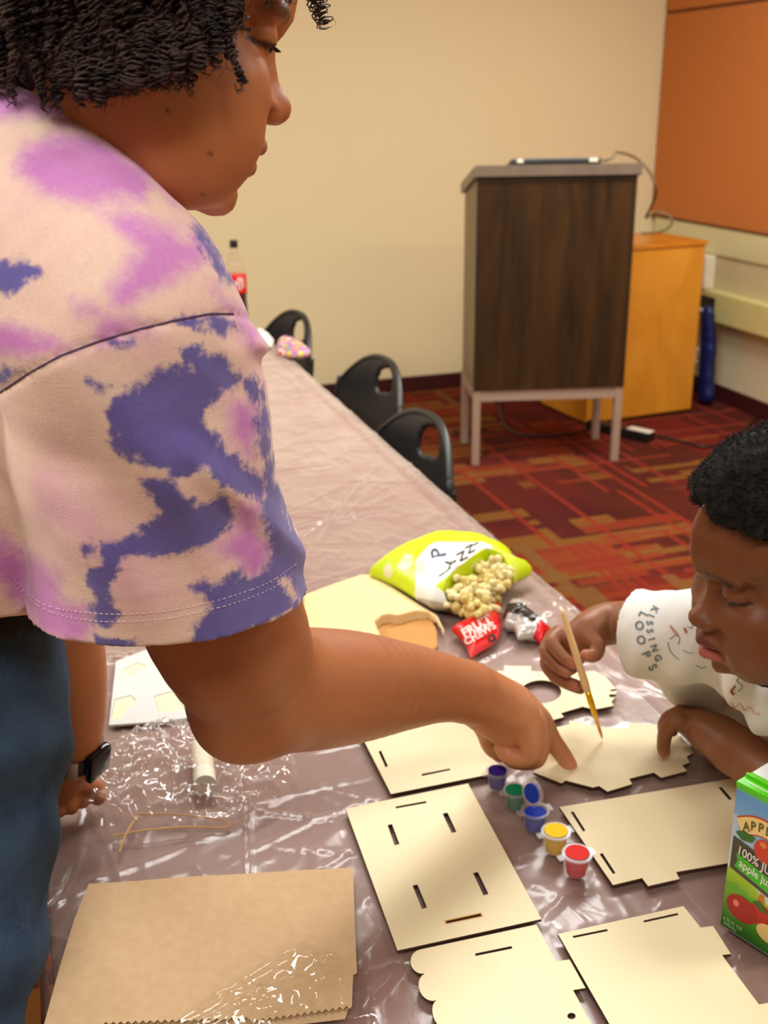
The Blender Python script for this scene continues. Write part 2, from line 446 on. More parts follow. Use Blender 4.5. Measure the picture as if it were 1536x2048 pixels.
for a_, b_ in (((-.058, -.01, .075), (-.054, .07, .09)), ((-.058, .06, .11), (-.054, .085, .13))): MB().box(a_, b_).build('socket_slot', MATS['black_plastic'], wb)

# ================================================================ LECTERN
def wood_mat(name, c1, c2, scale=8, axis=(1, 1, .12), rough=.45, bump=.1):
    if name in MATS: return MATS[name]
    t = NT(name); v = t.coord('Object', axis); n = t.noise(v, scale, 6, .65, .6)
    t.link(t.ramp(n, [(.3, c1), (.7, c2)]), t.p.inputs['Base Color']); t.set(Roughness=rough); t.bump(n, bump, .001); return t.m
m_dark = wood_mat('dark_walnut', (34, 20, 3), (68, 42, 10), 14, rough=.7)
m_dark.node_tree.nodes['Principled BSDF'].inputs['Specular IOR Level'].default_value = .2
m_edge = wood_mat('grey_brown_laminate', (104, 90, 76), (118, 104, 88), 14, rough=.35)
m_leg = simple('bronze_leg_metal', (158, 134, 116), 0.45, .03, 10)
LA = W(944, 932, 0); LB = W(1235, 922, 0); ang = math.atan2(LB[1]-LA[1], LB[0]-LA[0])
lt = thing('lectern', 'dark walnut lectern on four metal legs in front of back wall', 'lectern', (LA[0], LA[1], 0), ang)
LW, LD = .645, .36
def lshape(x0, x1, y0, y1, z0, zf, zb):   # slanted-top box
    V = [(x0, y0, z0), (x1, y0, z0), (x1, y1, z0), (x0, y1, z0), (x0, y0, zf), (x1, y0, zf), (x1, y1, zb), (x0, y1, zb)]
    F = [(3, 2, 1, 0), (4, 5, 6, 7), (0, 1, 5, 4), (1, 2, 6, 5), (2, 3, 7, 6), (3, 0, 4, 7)]; return V, F
MB().add(*lshape(.004, LW-.004, .004, LD-.004, .335, 1.20, 1.11)).build('cabinet_body', [wood_mat('side_walnut', (112, 90, 60), (132, 108, 74), 12)], lt)
MB().add(*lshape(.012, LW-.012, -.004, .006, .335, 1.178, 1.176)).build('front_panel', m_dark, lt)
MB().box((.0, -.006, .335), (.014, .004, 1.2)).box((LW-.014, -.006, .335), (LW, .004, 1.2)).box((.0139, -.0058, 1.178), (LW-.0139, .004, 1.2)).build('face_frame', wood_mat('darker_walnut', (30, 18, 6), (48, 32, 14), 14), lt)
top = MB(); V, F = lshape(-.012, LW+.012, -.022, LD+.014, 0, 0, 0)
V = [(x, y, (1.203-.25*max(0, y)) + (0.042 if i > 3 else 0)) for i, (x, y, z) in enumerate(V)]
top.add(V, F).build('top', m_edge, lt)
for lx, ly in ((0, 0), (LW-.032, 0), (0, LD-.032), (LW-.032, LD-.032)):
    MB().box((lx, ly, 0), (lx+.032, ly+.032, .345), bev=.003).build('leg', m_leg, lt)
for a_, b_ in (((.032, .004, .285), (LW-.032, .022, .337)), ((.032, LD-.022, .285), (LW-.032, LD-.004, .337)), ((.004, .032, .285), (.022, LD-.032, .337)), ((LW-.022, .032, .285), (LW-.004, LD-.032, .337))): MB().box(a_, b_).build('apron', m_leg, lt)
e1 = np.array([math.cos(ang), math.sin(ang), 0]); e2 = np.array([-math.sin(ang), math.cos(ang), 0])
LO = np.array([LA[0], LA[1], 0])
dv = thing('media_player', 'thin black electronic device lying on top of the dark lectern', 'device', tuple(LO+e1*.14+e2*.0+np.array([0, 0, 1.2495])), ang)
Tt = Matrix.Rotation(-math.atan(.25), 4, 'X')
MB().box((0, .012, .002), (.36, .16, .022), bev=.004, T=Tt).build('case', MATS['black_plastic'], dv)
for x0, x1 in ((.02, .045), (.31, .345)): MB().box((x0, .008, .004), (x1, .0125, .019), T=Tt).build('port_plate', simple('pale_plastic', (205, 195, 170), .4), dv)
MB().box((.0, .02, -.004), (.36, .15, .003), T=Tt).build('rubber_pad', MATS['black_plastic'], dv)
# cable from the device down past the lectern to the yellow cabinet
m_cable = simple('grey_cable', (120, 104, 72), .5)
cp = [LO+e1*.515+e2*.06+[0, 0, 1.250], LO+e1*.55+e2*.05+[0, 0, 1.262], WX(1235, 304, 2.35), WX(1272, 316, 2.46), WX(1300, 345, 2.52), WX(1312, 380, 2.56), WX(1304, 410, 2.62), WX(1292, 435, 2.70), WX(1310, 424, 2.80), WX(1335, 430, 2.86), WX(1344, 445, 2.88), WX(1330, 460, 2.86), WX(1305, 466, 2.82), WX(1283, 467, 2.78)]
tag(MB().tube(spline(cp), .006, 8).build('cable', m_cable, smooth=True), 'grey cable looping off lectern top toward the yellow cabinet', 'cable')
# ================================================================ YELLOW CABINET
A = W(1381, 822, 0); B = W(1245, 841, 0); an = math.atan2(A[1]-B[1], A[0]-B[0])
cb = thing('birch_cabinet', 'yellow birch plywood cabinet behind the dark lectern', 'cabinet', (A[0], A[1], 0), an)
m_birch = wood_mat('yellow_birch', (200, 128, 26), (228, 156, 50), 5, (1, 1, .35), .38, .05)
MB().box((-.62, 0, .012), (0, .42, .822), bev=.003).build('body', m_birch, cb)
MB().box((-.628, -.008, .822), (.008, .428, .842), bev=.003).build('top', wood_mat('yellow_birch_top', (196, 120, 20), (212, 134, 32), 5, (1, .3, 1), .3, .05), cb)
MB().box((-.6, .02, 0), (-.02, .4, .013)).build('plinth', MATS['black_plastic'], cb)
# power strip + cords
S0 = W(1318, 872, .02); 
ps = thing('power_strip', 'black power strip with white sockets on carpet by cabinet', 'power strip', (S0[0]-.02, S0[1], 0), math.radians(118))
MB().box((0, 0, 0), (.34, .065, .045), bev=.006).build('housing', MATS['black_plastic'], ps)
MB().box((.0, .008, .0451), (.12, .057, .049), bev=.0015).build('socket_cover', simple('white_plastic2', (222, 214, 200), .4), ps)
tag(MB().tube(spline([W(1316, 872, .012), W(1370, 884, .008), W(1410, 893, .008), W(1460, 880, .008), W(1500, 848, .008), W(1530, 815, .02)]), .006, 8).build('extension_cord', simple('brown_black_cord', (34, 22, 18), .5), smooth=True), 'dark power cord trailing across carpet toward right wall', 'cord')
tag(MB().tube(spline([W(1000, 790, .008), W(1005, 840, .008), W(1040, 870, .008), W(1130, 868, .008), W(1190, 856, .008)]), .006, 8).build('extension_cord', MATS['brown_black_cord'], smooth=True), 'dark cord lying on carpet beneath the lectern', 'cord')
# navy bag between cabinet and wall
f = Field(); b0 = 0; 
nb = [(WX(1416, 625, 3.25), .040), (WX(1416, 700, 3.26), .047), (WX(1412, 770, 3.26), .05), ((WX(1412, 800, 3.26)[0], WX(1412, 800, 3.26)[1], .06), .05)]
f.chain(nb, .03, n=(1, 0, 0), sq=1.3); f.custom(lambda P: -(P[:, 2]), (3.2, 4.8, 0), 3, .01, 'i')
f.post.append(lambda P, d: d+.008*vnoise(P, 14, 3))
V, F = surf(f, (3.0, 4.4, -.02), (3.36, 5.3, .75), .008)
bg = thing('drawstring_bag', 'navy blue drawstring bag leaning between cabinet and right wall', 'bag', (float(V[:, 0].mean()), float(V[:, 1].mean()), 0))
def rebase(V, o): return V-np.array(o.location)
np_mesh('body', rebase(V, bg), F, simple('navy_nylon', (10, 22, 74), .4, .1, 20), bg)
lv = []
for dz, wd in ((.50, .035), (.30, .03), (.27, .02), (.24, .026)):
    lv.append((dz, wd))
for dz, wd in lv:
    p = np.array([nb[0][0][0]-.075, nb[0][0][1]-.02, dz]); MB().box(p-[.004, wd, .008]-np.array(bg.location), p+[.004, wd, .008]-np.array(bg.location), bev=.002).build('white_print', simple('white_print', (205, 205, 210), .5), bg)

# ================================================================ CHAIRS
m_chair = simple('black_polypropylene', (30, 33, 33), .38, .08, 60, .15, 400)
m_chrome = simple('dark_steel_tube', (60, 62, 62), .25, .03, 10, Metallic=.8)
def make_chair():
    r = thing('folding_chair', 'x', 'chair')
    # backrest: curved shell with a handle hole. local: sitter faces -x, across = y
    NS, NH = 49, 41; z0, z1 = .49, .795; hw = .23
    def shell(s, h): # s -1..1, h 0..1
        wv = hw*(1-.10*h)
        y = s*wv; z = z0+(z1-z0)*h; x = .225+.035*h-.045*(s*s)
        return np.array([x, y, z])
    def inside(s, h):
        # rounded outline
        top = 1-.36*abs(s)**2.6
        if h > top: return False
        # handle hole, rounded D
        u = s/.40; v = (h-.80)/.095
        uu = abs(u)
        return not (uu**3+abs(v+.25*uu*uu)**2.2 < 1)
    def mapp(i, j):
        s = -1+2*i/(NS-1); top = 1-.36*abs(s)**2.6; h = top*j/(NH-1); return s, h
    V = []; idx = {}
    for i in range(NS):
        for j in range(NH):
            s, h = mapp(i, j); V.append(shell(s, h))
    F = []
    for i in range(NS-1):
        for j in range(NH-1):
            s, h = mapp(i+.5, j+.5); s2 = -1+2*(i+.5)/(NS-1)
            u = (s2+.10)/.27; top = 1-.36*abs(s2)**2.6; hh = top*(j+.5)/(NH-1); v = (hh-.80+.12*s2)/.12
            if abs(u)**2.6+abs(v+.2*u*u)**2.4 < 1: continue
            F.append((i*NH+j, (i+1)*NH+j, (i+1)*NH+j+1, i*NH+j+1))
    adj = {}
    for q in F:
        for v_ in q: adj.setdefault(v_, []).append(q)
    seen = {F[len(F)//3][0]}; st = [F[len(F)//3][0]]
    while st:
        for q in adj[st.pop()]:
            for v_ in q:
                if v_ not in seen: seen.add(v_); st.append(v_)
    F = [q for q in F if q[0] in seen]; u_ = sorted({i for q in F for i in q}); mp_ = {i: k_ for k_, i in enumerate(u_)}
    V = [V[i] for i in u_]; F = [tuple(mp_[i] for i in q) for q in F]
    o = from_py('backrest', V, F, m_chair, r, smooth=True)
    md_ = o.modifiers.new('s', 'SOLIDIFY'); md_.thickness = .012; md_.offset = 0
    md2 = o.modifiers.new('b', 'SMOOTH'); md2.factor = .5; md2.iterations = 3
    # rim bead
    rim = [shell(-1, 0)]
    for k in range(41):
        s = -1+2*k/40; rim.append(shell(s, 1-.36*abs(s)**2.6))
    rim.append(shell(1, 0)); MB().tube(spline(rim, 3), .009, 8).build('rim', m_chair, r, smooth=True)
    # seat
    SV = []; SF = []; n1, n2 = 25, 25
    for i in range(n1):
        for j in range(n2):
            a = -1+2*i/(n1-1); b = -1+2*j/(n2-1)
            aa = a*math.sqrt(1-.12*b*b); bb = b*math.sqrt(1-.12*a*a)
            SV.append((-.02+aa*.21, bb*.215, .45-.012*(1-a*a)*(1-b*b)-(.02*max(0, -a-.6))))
    for i in range(n1-1):
        for j in range(n2-1): SF.append((i*n2+j, (i+1)*n2+j, (i+1)*n2+j+1, i*n2+j+1))
    o = from_py('seat', SV, SF, m_chair, r, smooth=True); mm = o.modifiers.new('s', 'SOLIDIFY'); mm.thickness = .014; mm.offset = -1
    for sd in (-1, 1):
        MB().tube(spline([(.215, sd*.205, .68), (.195, sd*.216, .58), (.13, sd*.222, .42), (-.02, sd*.222, .20), (-.2, sd*.22, 0.011)], 8), .0105, 10).build('leg', m_chrome, r, smooth=True)
        MB().tube([(-.14, sd*.20, .435), (.06, sd*.20, .22), (.25, sd*.2, .011)], .0105, 10).build('leg', m_chrome, r, smooth=True)
    for x_, y_ in ((-.15, .22), (.2, .2)): MB().tube([(x_, -y_, .07), (x_, y_, .07)], .008, 8).build('stretcher', m_chrome, r, smooth=True)
    return r
def copy_tree(o, parent=None):
    c = o.copy(); COL.objects.link(c); c.parent = parent
    for ch in list(o.children): copy_tree(ch, c)
    return c
ch0 = make_chair()
for i, (x, y, rz, lab) in enumerate(((.622, 2.33, .10, 'black folding chair with rust carpet seen through its handle hole, nearest the lectern'), (.71, 2.93, .12, 'middle black folding chair of the row pushed to the table'), (.655, 3.72, .15, 'farthest black folding chair against the beige wall beside the soda bottle'))):
    o = ch0 if i == 0 else copy_tree(ch0)
    o.location = (x, y, 0); o.rotation_euler = (0, 0, rz); tag(o, lab, 'chair', 'folding chairs along the table')
# ================================================================ TABLE
TX0, TX1, TY0, TY1, TZ = -0.05, 0.765, 0.34, 4.35, .735
def stained(name, c):
    return simple(name, c, .42, .05, 5)
tbl = thing('folding_table', 'long mauve brown table under a clear plastic sheet', 'table', ((TX0+TX1)/2, (TY0+TY1)/2, 0))
hx, hy = (TX1-TX0)/2, (TY1-TY0)/2
MB().box((-hx, -hy, TZ-.028), (hx, hy, TZ), bev=.005).build('tabletop', stained('mauve_laminate', (134, 101, 94)), tbl)
MB().box((-hx+.06, -hy+.1, TZ-.085), (-hx+.085, hy-.1, TZ-.03)).build('rail', MATS['dark_steel_tube'], tbl)
MB().box((hx-.085, -hy+.1, TZ-.085), (hx-.06, hy-.1, TZ-.03)).build('rail', MATS['dark_steel_tube'], tbl)
for sx in (-1, 1):
    for yy in (-1.7, -.42, .985, 1.85):
        MB().tube([(sx*(hx-.08), yy, TZ-.03), (sx*(hx-.08), yy, 0.0)], .014, 12).build('leg', MATS['dark_steel_tube'], tbl, smooth=True)
# flat footprints kept smooth so things lie on the sheet
FOOT = []
def fp(poly): FOOT.append(np.array([W(x, y)[:2] for x, y in poly]))
# ---- plastic sheet
NX, NY = 250, 900
X0, X1 = TX0-.008, TX1+.008
def sheet_height(x, y):
    P = np.stack([x, y, np.zeros_like(x)], 1); z = np.zeros(len(x))
    z += .0010*(vnoise(P*[1, .6, 1], 7, 1, 3)+.6)
    r = 1-np.abs(vnoise(P*[1.0, 1.0, 1], 9, 5, 3))*5; z += .0022*np.maximum(r, 0)**2
    r = 1-np.abs(vnoise(P*[1.6, .5, 1]+[0, 0, 3], 16, 9, 3))*6; z += .0012*np.maximum(r, 0)**2
    g = np.random.default_rng(11)
    for k in range(170):   # long sharp folds
        cx = g.uniform(X0, X1); cy = g.uniform(TY0, TY1) if k % 2 else g.uniform(.6, 2.0); a = g.normal(math.radians(25), .55) if k % 3 else g.uniform(0, 3.14)
        L = g.uniform(.06, .34); wd = g.uniform(.003, .008); hh = g.uniform(.0012, .0045)
        u = (x-cx)*math.cos(a)+(y-cy)*math.sin(a); v = -(x-cx)*math.sin(a)+(y-cy)*math.cos(a)+.25*u*u*g.uniform(-4, 4)
        z += hh*np.maximum(1-np.abs(v)/wd, 0)*np.maximum(1-(u/L)**2, 0)
    return z
def build_sheet():
    us = np.linspace(X0, X1, NX); vs = np.linspace(TY0-.02, TY1+.02, NY)
    xx, yy = np.meshgrid(us, vs, indexing='ij'); x = xx.ravel(); y = yy.ravel()
    z = sheet_height(x, y)
    for P in FOOT:
        m = (np.abs(x-P[:, 0].mean()) < .3) & (np.abs(y-P[:, 1].mean()) < .3); d = sdpoly(x[m], y[m], P)
        z[m] *= np.clip((d)/.012, 0, 1)
    z += TZ+.0012
    # soft crest that the sheet forms along the right border
    eb = np.clip((x-(TX1-.035))/.03, 0, 1); z += .006*np.sin(eb*math.pi)*(1+vnoise(np.stack([x*0, y, x*0], 1), 6, 4, 2))
    V = np.stack([x, y, z], 1).reshape(NX, NY, 3)
    # skirts hanging over both long borders
    def skirt(col, sgn, depth=.16, n=26):
        rows = []
        for k in range(1, n+1):
            t = k/n; c = col.copy(); yv = c[:, 1]; q = np.stack([yv*0, yv, yv*0+t*.4], 1)
            c[:, 0] += sgn*(.003*min(1, t*8)+(.010*vnoise(q, 9, 21, 3)+.006*np.sin(yv*31+2*vnoise(q, 4, 2, 1)))*t+.010*t)
            c[:, 2] = (TZ+.001)*1.0-depth*t*(1+.15*vnoise(q, 3, 8, 2)); rows.append(c)
        return np.stack(rows)
    R = skirt(V[-1], 1); L = skirt(V[0], -1)[::-1]; G = np.concatenate([L, V, R]); n1, n2 = G.shape[:2]
    i, j = np.meshgrid(np.arange(n1-1), np.arange(n2-1), indexing='ij'); i = i.ravel(); j = j.ravel(); k = i*n2+j
    F = np.stack([k, k+n2, k+n2+1, k+1], 1)
    return G.reshape(-1, 3), F
def film(name, haze=.10, rough=.12, tint=(1, .985, .97, 1), gl=1.35, dcol=(235, 225, 220), nb=0.0, bs=60, far=None):
    t = NT(name); n = t.n; n.remove(t.p)
    tr = t.node('ShaderNodeBsdfTransparent', i_Color=tint); gs = t.node('ShaderNodeBsdfGlossy', i_Roughness=rough)
    lw = t.node('ShaderNodeLayerWeight', i_Blend=.5); fq = t.node('ShaderNodeMapRange'); t.link(t.math('POWER', lw.outputs['Facing'], 4.0), fq.inputs[0]); fq.inputs[3].default_value = (gl-1)*.12; fq.inputs[4].default_value = .6; fr = lw; df = t.node('ShaderNodeBsdfTranslucent', i_Color=lin(dcol)); d2 = t.node('ShaderNodeBsdfDiffuse', i_Color=lin(dcol))
    ad = t.node('ShaderNodeMixShader', i_0=.5); t.link(df.outputs[0], ad.inputs[1]); t.link(d2.outputs[0], ad.inputs[2])
    v = t.coord(); ns = t.noise(v, 9, 5, .6)
    hz = t.node('ShaderNodeMapRange'); t.link(t.math('POWER', lw.outputs['Facing'], 2.4), hz.inputs[0]); hz.inputs[3].default_value = haze*.6; hz.inputs[4].default_value = far if far is not None else min(.95, haze*4.5)
    hm = t.math('MULTIPLY', hz.outputs[0], t.math('ADD', t.math('MULTIPLY', ns, 1.4), .35))
    m1 = t.node('ShaderNodeMixShader'); t.link(hm, m1.inputs[0]); t.link(tr.outputs[0], m1.inputs[1]); t.link(ad.outputs[0], m1.inputs[2])
    m2 = t.node('ShaderNodeMixShader'); t.link(fq.outputs[0], m2.inputs[0]); t.link(m1.outputs[0], m2.inputs[1]); t.link(gs.outputs[0], m2.inputs[2])
    t.link(m2.outputs[0], t.out.inputs[0])
    if nb:
        b = t.node('ShaderNodeBump', i_Strength=nb, i_Distance=.003); t.link(t.noise(v, bs, 4, .6, 1.5), b.inputs['Height'])
        for q in (gs, fr, df, d2): t.link(b.outputs[0], q.inputs['Normal'])
    return t.m
m_film = film('clear_plastic_film', .17, .2, nb=.12, bs=30, far=1.0, dcol=(232, 216, 202))  # cream haze at grazing angles stands in for the wall's reflection

# ================================================================ LASER CUT WOOD PIECES
m_ply = wood_mat('pale_basswood_ply', (234, 219, 176), (241, 227, 186), 10, (1, .12, 1), .6, .04)
m_burn = simple('charred_ply_edge', (70, 44, 22), .8, .3, 60)
PZ0 = .7415
def piece(name, outline, slots, label, z0=PZ0, th=.003, hole_poly=()):
    z1 = z0+th; o3 = [W(x, y, z1) for x, y in outline]; c = sum(o3)/len(o3)
    hs = [[W(x, y, z1)[:2]-c[:2] for x, y in s] for s in slots]+[h-c[:2] for h in hole_poly]
    t = MB().prism([p[:2]-c[:2] for p in o3], -th, 0, hs, 0, 1)
    o = t.build(name, [m_ply, m_burn]); o.location = (c[0], c[1], z1)
    tag(o, label, 'wooden craft piece'); fp(outline); return o
def qs(*p): return list(p)
pieceD = piece('slotted_panel', [(691, 1617), (936, 1567), (1083, 1838), (795, 1901)],
  [[(791, 1613), (852, 1602), (853, 1606), (792, 1617)], [(775, 1650), (784, 1648), (799, 1688), (789, 1691)], [(885, 1627), (895, 1625), (913, 1664), (903, 1666)],
   [(825, 1771), (835, 1769), (854, 1815), (844, 1818)], [(946, 1746), (956, 1744), (977, 1788), (967, 1791)], [(892, 1842), (961, 1827), (963, 1832), (893, 1847)]],
  'pale wooden panel with six slots, lying left of the paint pots')
sc_ = MB(); 
sq = [W(x, y, .74465)[:2] for x, y in [(889, 1841), (962, 1825), (966, 1833), (891, 1848)]]; si = [W(x, y, .74465)[:2] for x, y in [(892.6, 1842.3), (961, 1827.3), (962.6, 1831.7), (893.4, 1846.5)]]
cD = np.array(pieceD.location)[:2]
o = MB().prism([p-cD for p in sq], .0, .00012, [[p-cD for p in si]]).build('scorch_mark', simple('amber_scorch', (196, 128, 30), .6), pieceD)
piece('panel_beside_fist', [(705, 1436), (925, 1392), (960, 1452), (956, 1466), (968, 1480), (962, 1492), (985, 1503), (980, 1514), (1002, 1532), (1000, 1541), (972, 1550), (782, 1588)],
  [[(757, 1503), (762, 1501), (776, 1532), (771, 1535)], [(843, 1548), (899, 1537), (901, 1540), (844, 1552)]], 'pale wooden panel with scalloped side under the pointing forearm')
piece('tabbed_panel', [(1119, 1614), (1470, 1556), (1572, 1702), (1446, 1728), (1352, 1744), (1359, 1758), (1296, 1772), (1284, 1756), (1226, 1770)],
  [[(1141, 1624), (1147, 1623), (1171, 1661), (1166, 1663)], [(1199, 1708), (1205, 1706), (1231, 1746), (1226, 1748)], [(1437, 1575), (1443, 1574), (1464, 1598), (1458, 1600)]], 'large pale wooden rectangle with bottom tab between paint pots and juice carton')
def arcpts(cx, cy, r1, r2, a0, a1, n, rot=0):
    out = []
    for k in range(n+1):
        a = math.radians(a0+(a1-a0)*k/n); x, y = r1*math.cos(a), r2*math.sin(a); c, s = math.cos(rot), math.sin(rot); out.append((cx+x*c-y*s, cy+x*s+y*c))
    return out
def lobe(p, q, bulge, n=10):
    p = np.array(p, float); q = np.array(q, float); m = (p+q)/2; e = q-p; nrm = np.array([e[1], -e[0]])/np.linalg.norm(e)
    return [tuple(m-e/2*math.cos(math.pi*k/n)+nrm*bulge*math.sin(math.pi*k/n)) for k in range(1, n)]
b1, b2, b3, b4 = (840, 1899), (850, 1947), (874, 2000), (905, 2062)
L1 = lobe(b2, b1, -26)[::-1]; L2 = lobe(b3, b2, -22)[::-1]; L3 = lobe(b4, b3, -25)[::-1]
def lb(p, q, bul):   # bulge to the left side of the picture
    r = lobe(p, q, bul); m = np.mean([x for x, _ in r]); r2 = lobe(p, q, -bul); return r if m < np.mean([x for x, _ in r2]) else r2
piece('scalloped_panel', [b1, (1073, 1849), (1112, 1923), (1139, 1919), (1171, 1976), (1146, 1980), (1200, 2080), (925, 2140), (905, 2062)]+lb((905, 2062), b3, 22)+[b3]+lb(b3, b2, 24)+[b2]+lb(b2, b1, 24),
  [[(950, 1907), (1023, 1892), (1025, 1897), (951, 1912)], [(1143+8.5*math.cos(a), 2032+6.5*math.sin(a)) for a in np.linspace(0, 2*math.pi, 15)[:-1]]], 'pale wooden panel with scalloped left side and round hole, bottom centre', z0=PZ0+.0005)
piece('double_slot_panel', [(1116, 1868), (1367, 1812), (1401, 1855), (1426, 1852), (1462, 1908), (1444, 1910), (1518, 2009), (1575, 1998), (1690, 2180), (1340, 2260)],
  [[(1145, 1872), (1214, 1858), (1216, 1862), (1147, 1876)], [(1287, 1841), (1355, 1826), (1357, 1830), (1288, 1845)]], 'pale wooden panel with two slots along its top and stepped right side', z0=PZ0+.001)
Z3 = lambda pts: [(900+.414*x, 1280+.414*y) for x, y in pts]
piece('jagged_front_panel', Z3([(497, 425), (575, 408), (578, 388), (735, 422), (862, 428), (865, 403), (1000, 410), (1090, 440), (1150, 500), (1175, 545), (1143, 562), (1158, 592), (1122, 606), (1145, 633), (1020, 665), (985, 640), (865, 670), (880, 696), (760, 732), (720, 705), (690, 712), (558, 678), (540, 692), (405, 640), (425, 600), (420, 540), (450, 480), (480, 450)]), [],
  'pale wooden piece with jagged edges that finger and paintbrush point at')
hole = [(440+98*math.cos(a), 250+56*math.sin(a)) for a in np.linspace(0, 2*math.pi, 40)[:-1]]
piece('wheel_panel', Z3([(215, 150), (262, 150), (262, 125), (390, 127), (392, 150), (560, 160), (700, 150), (752, 178), (775, 205), (800, 236), (772, 240), (775, 247), (806, 247), (802, 262), (768, 262), (770, 276), (796, 278), (780, 300), (790, 318), (700, 335), (640, 322), (535, 353), (550, 372), (440, 402), (300, 330), (230, 240)]), [Z3(hole)],
  'pale wooden piece with large round hole beneath the brush hand')

# ================================================================ PAINT POTS
def clear_pl(name, col=(225, 225, 235), tr=.6, rough=.15):
    t = NT(name); t.set(Roughness=rough); t.p.inputs['Base Color'].default_value = lin(col)
    t.p.inputs['Transmission Weight'].default_value = tr; t.p.inputs['IOR'].default_value = 1.2; t.p.inputs['Alpha'].default_value = .75; return t.m
def cup_mat():
    t = NT('translucent_polypropylene'); t.n.remove(t.p); tr = t.node('ShaderNodeBsdfTransparent', i_Color=(1, 1, 1, 1)); df = t.node('ShaderNodeBsdfTranslucent', i_Color=lin((236, 234, 242)))
    d2 = t.node('ShaderNodeBsdfDiffuse', i_Color=lin((236, 234, 242))); ad = t.node('ShaderNodeMixShader', i_0=.5); t.link(df.outputs[0], ad.inputs[1]); t.link(d2.outputs[0], ad.inputs[2])
    m = t.node('ShaderNodeMixShader', i_0=.13); t.link(tr.outputs[0], m.inputs[1]); t.link(ad.outputs[0], m.inputs[2]); gs = t.node('ShaderNodeBsdfGlossy', i_Roughness=.25)
    m2 = t.node('ShaderNodeMixShader', i_0=.04); t.link(m.outputs[0], m2.inputs[1]); t.link(gs.outputs[0], m2.inputs[2]); t.link(m2.outputs[0], t.out.inputs[0]); return t.m
m_cup = cup_mat()
PAINTS = [('purple', (994, 1573), (52, 30, 130)), ('green', (1029, 1612), (6, 110, 66)), ('blue', (1069, 1655), (22, 56, 168)), ('yellow', (1110, 1700), (240, 200, 8)), ('red', (1152, 1745), (226, 44, 38))]
PLOC = []
def pot(nm, px, colr, opened):
    c = W(px[0], px[1], .7418); k = .92 if nm in ('purple', 'green') else 1.05
    extra = {'purple': 'farthest of the row', 'green': 'second in the row beside the purple one', 'blue': 'its round lid flipped open', 'yellow': 'between blue and red pots', 'red': 'nearest of the row'}[nm]
    t = thing('paint_pot', f'small translucent pot of {nm} paint, {extra}', 'paint pot', (c[0], c[1], .7418), 0, 'paint pots on the sheet'); PLOC.append(c)
    mp = simple('paint_'+nm, colr, .65, .03, 30); mp.node_tree.nodes['Principled BSDF'].inputs['Specular IOR Level'].default_value = .15
    MB().lathe([(0, 0.0006), (.0095*k, .0006), (.0115*k, .019*k), (.0113*k, .0196*k), (0, .0196*k)], 28).build('paint', mp, t, auto=40)
    MB().lathe([(0, 0), (.0105*k, 0), (.0112*k, .001), (.0128*k, .0205*k), (.0152*k, .0208*k), (.0152*k, .0226*k), (.0126*k, .0226*k), (.0108*k, .0012), (0, .0012)], 32).build('cup', m_cup, t, auto=40)
    if opened:
        T = Matrix.Translation((-.0015, .004, .0235*k))@Matrix.Rotation(math.radians(100), 4, Vector((-.35, 1, 0)).normalized())@Matrix.Rotation(0, 4, 'X')@Matrix.Translation((-.015, 0, 0))
        l = MB().lathe([(0, 0), (.0152, 0), (.0155, .0012), (.0155, .003), (.0132, .0032), (.0128, .0015), (0, .0015)], 32, T=T).build('lid', m_cup, t, auto=40)
        MB().lathe([(0, -.0004), (.0108, -.0004), (.011, .0024), (0, .003)], 28, T=T).build('paint_film', mp, l, auto=40)
    else:
        l = MB().lathe([(0, .0212*k), (.0118*k, .0212*k), (.0125*k, .0232*k), (.0150*k, .0232*k), (.0150*k, .0240*k), (.0122*k, .0242*k), (.0119*k, .0222*k), (0, .0222*k)], 32).build('lid', m_cup, t, auto=40)
        MB().lathe([(0, .0240*k), (.0117*k, .0240*k), (.0117*k, .0246*k), (0, .0250*k)], 28).build('paint_film', mp, l, auto=40)
    MB().box((-.021*k, -.0045, .0212*k), (-.0145*k, .0045, .0226*k), bev=.0005).build('hinge_tab', m_cup, t)
    MB().box((.0145*k, -.006, .0212*k), (.019*k, .006, .0226*k), bev=.0005).build('lip_tab', m_cup, t)
    fp([(px[0]-26, px[1]-20), (px[0]+26, px[1]-20), (px[0]+26, px[1]+18), (px[0]-26, px[1]+18)])
for nm, px, c in PAINTS: pot(nm, px, c, nm == 'blue')

# ================================================================ KRAFT BAG with cellophane
kz = .7425
def kraft(name, c1, c2):
    t = NT(name); v = t.coord(); n = t.noise(v, 90, 4, .7); t.link(t.ramp(n, [(.3, c1), (.7, c2)]), t.p.inputs['Base Color']); t.set(Roughness=.85)
    t.bump(t.noise(v, 500, 3), .25, .0006); return t.m
m_kraft = kraft('kraft_paper', (198, 164, 121), (208, 176, 134))
def zig(p, q, n, amp):
    out = []; p = np.array(p, float); q = np.array(q, float); nr = np.array([-(q-p)[1], (q-p)[0]])/np.linalg.norm(q-p)
    for k in range(2*n+1): out.append(tuple(p+(q-p)*k/(2*n)+nr*amp*(1 if k % 2 else -1)))
    return out
front_ = [(178, 1772), (410, 1757), (706, 1740), (710, 1850), (714, 1950), (706, 1954), (704, 2016)]+zig((700, 2018), (505, 2046), 14, 3.5)[::1]+zig((500, 2040), (205, 2052), 20, 3.0)+[(88, 2056), (120, 1940), (150, 1840)]
back_ = [(182, 1776), (702, 1744), (708, 1952), (700, 2012), (690, 2040), (480, 2064), (84, 2075)]
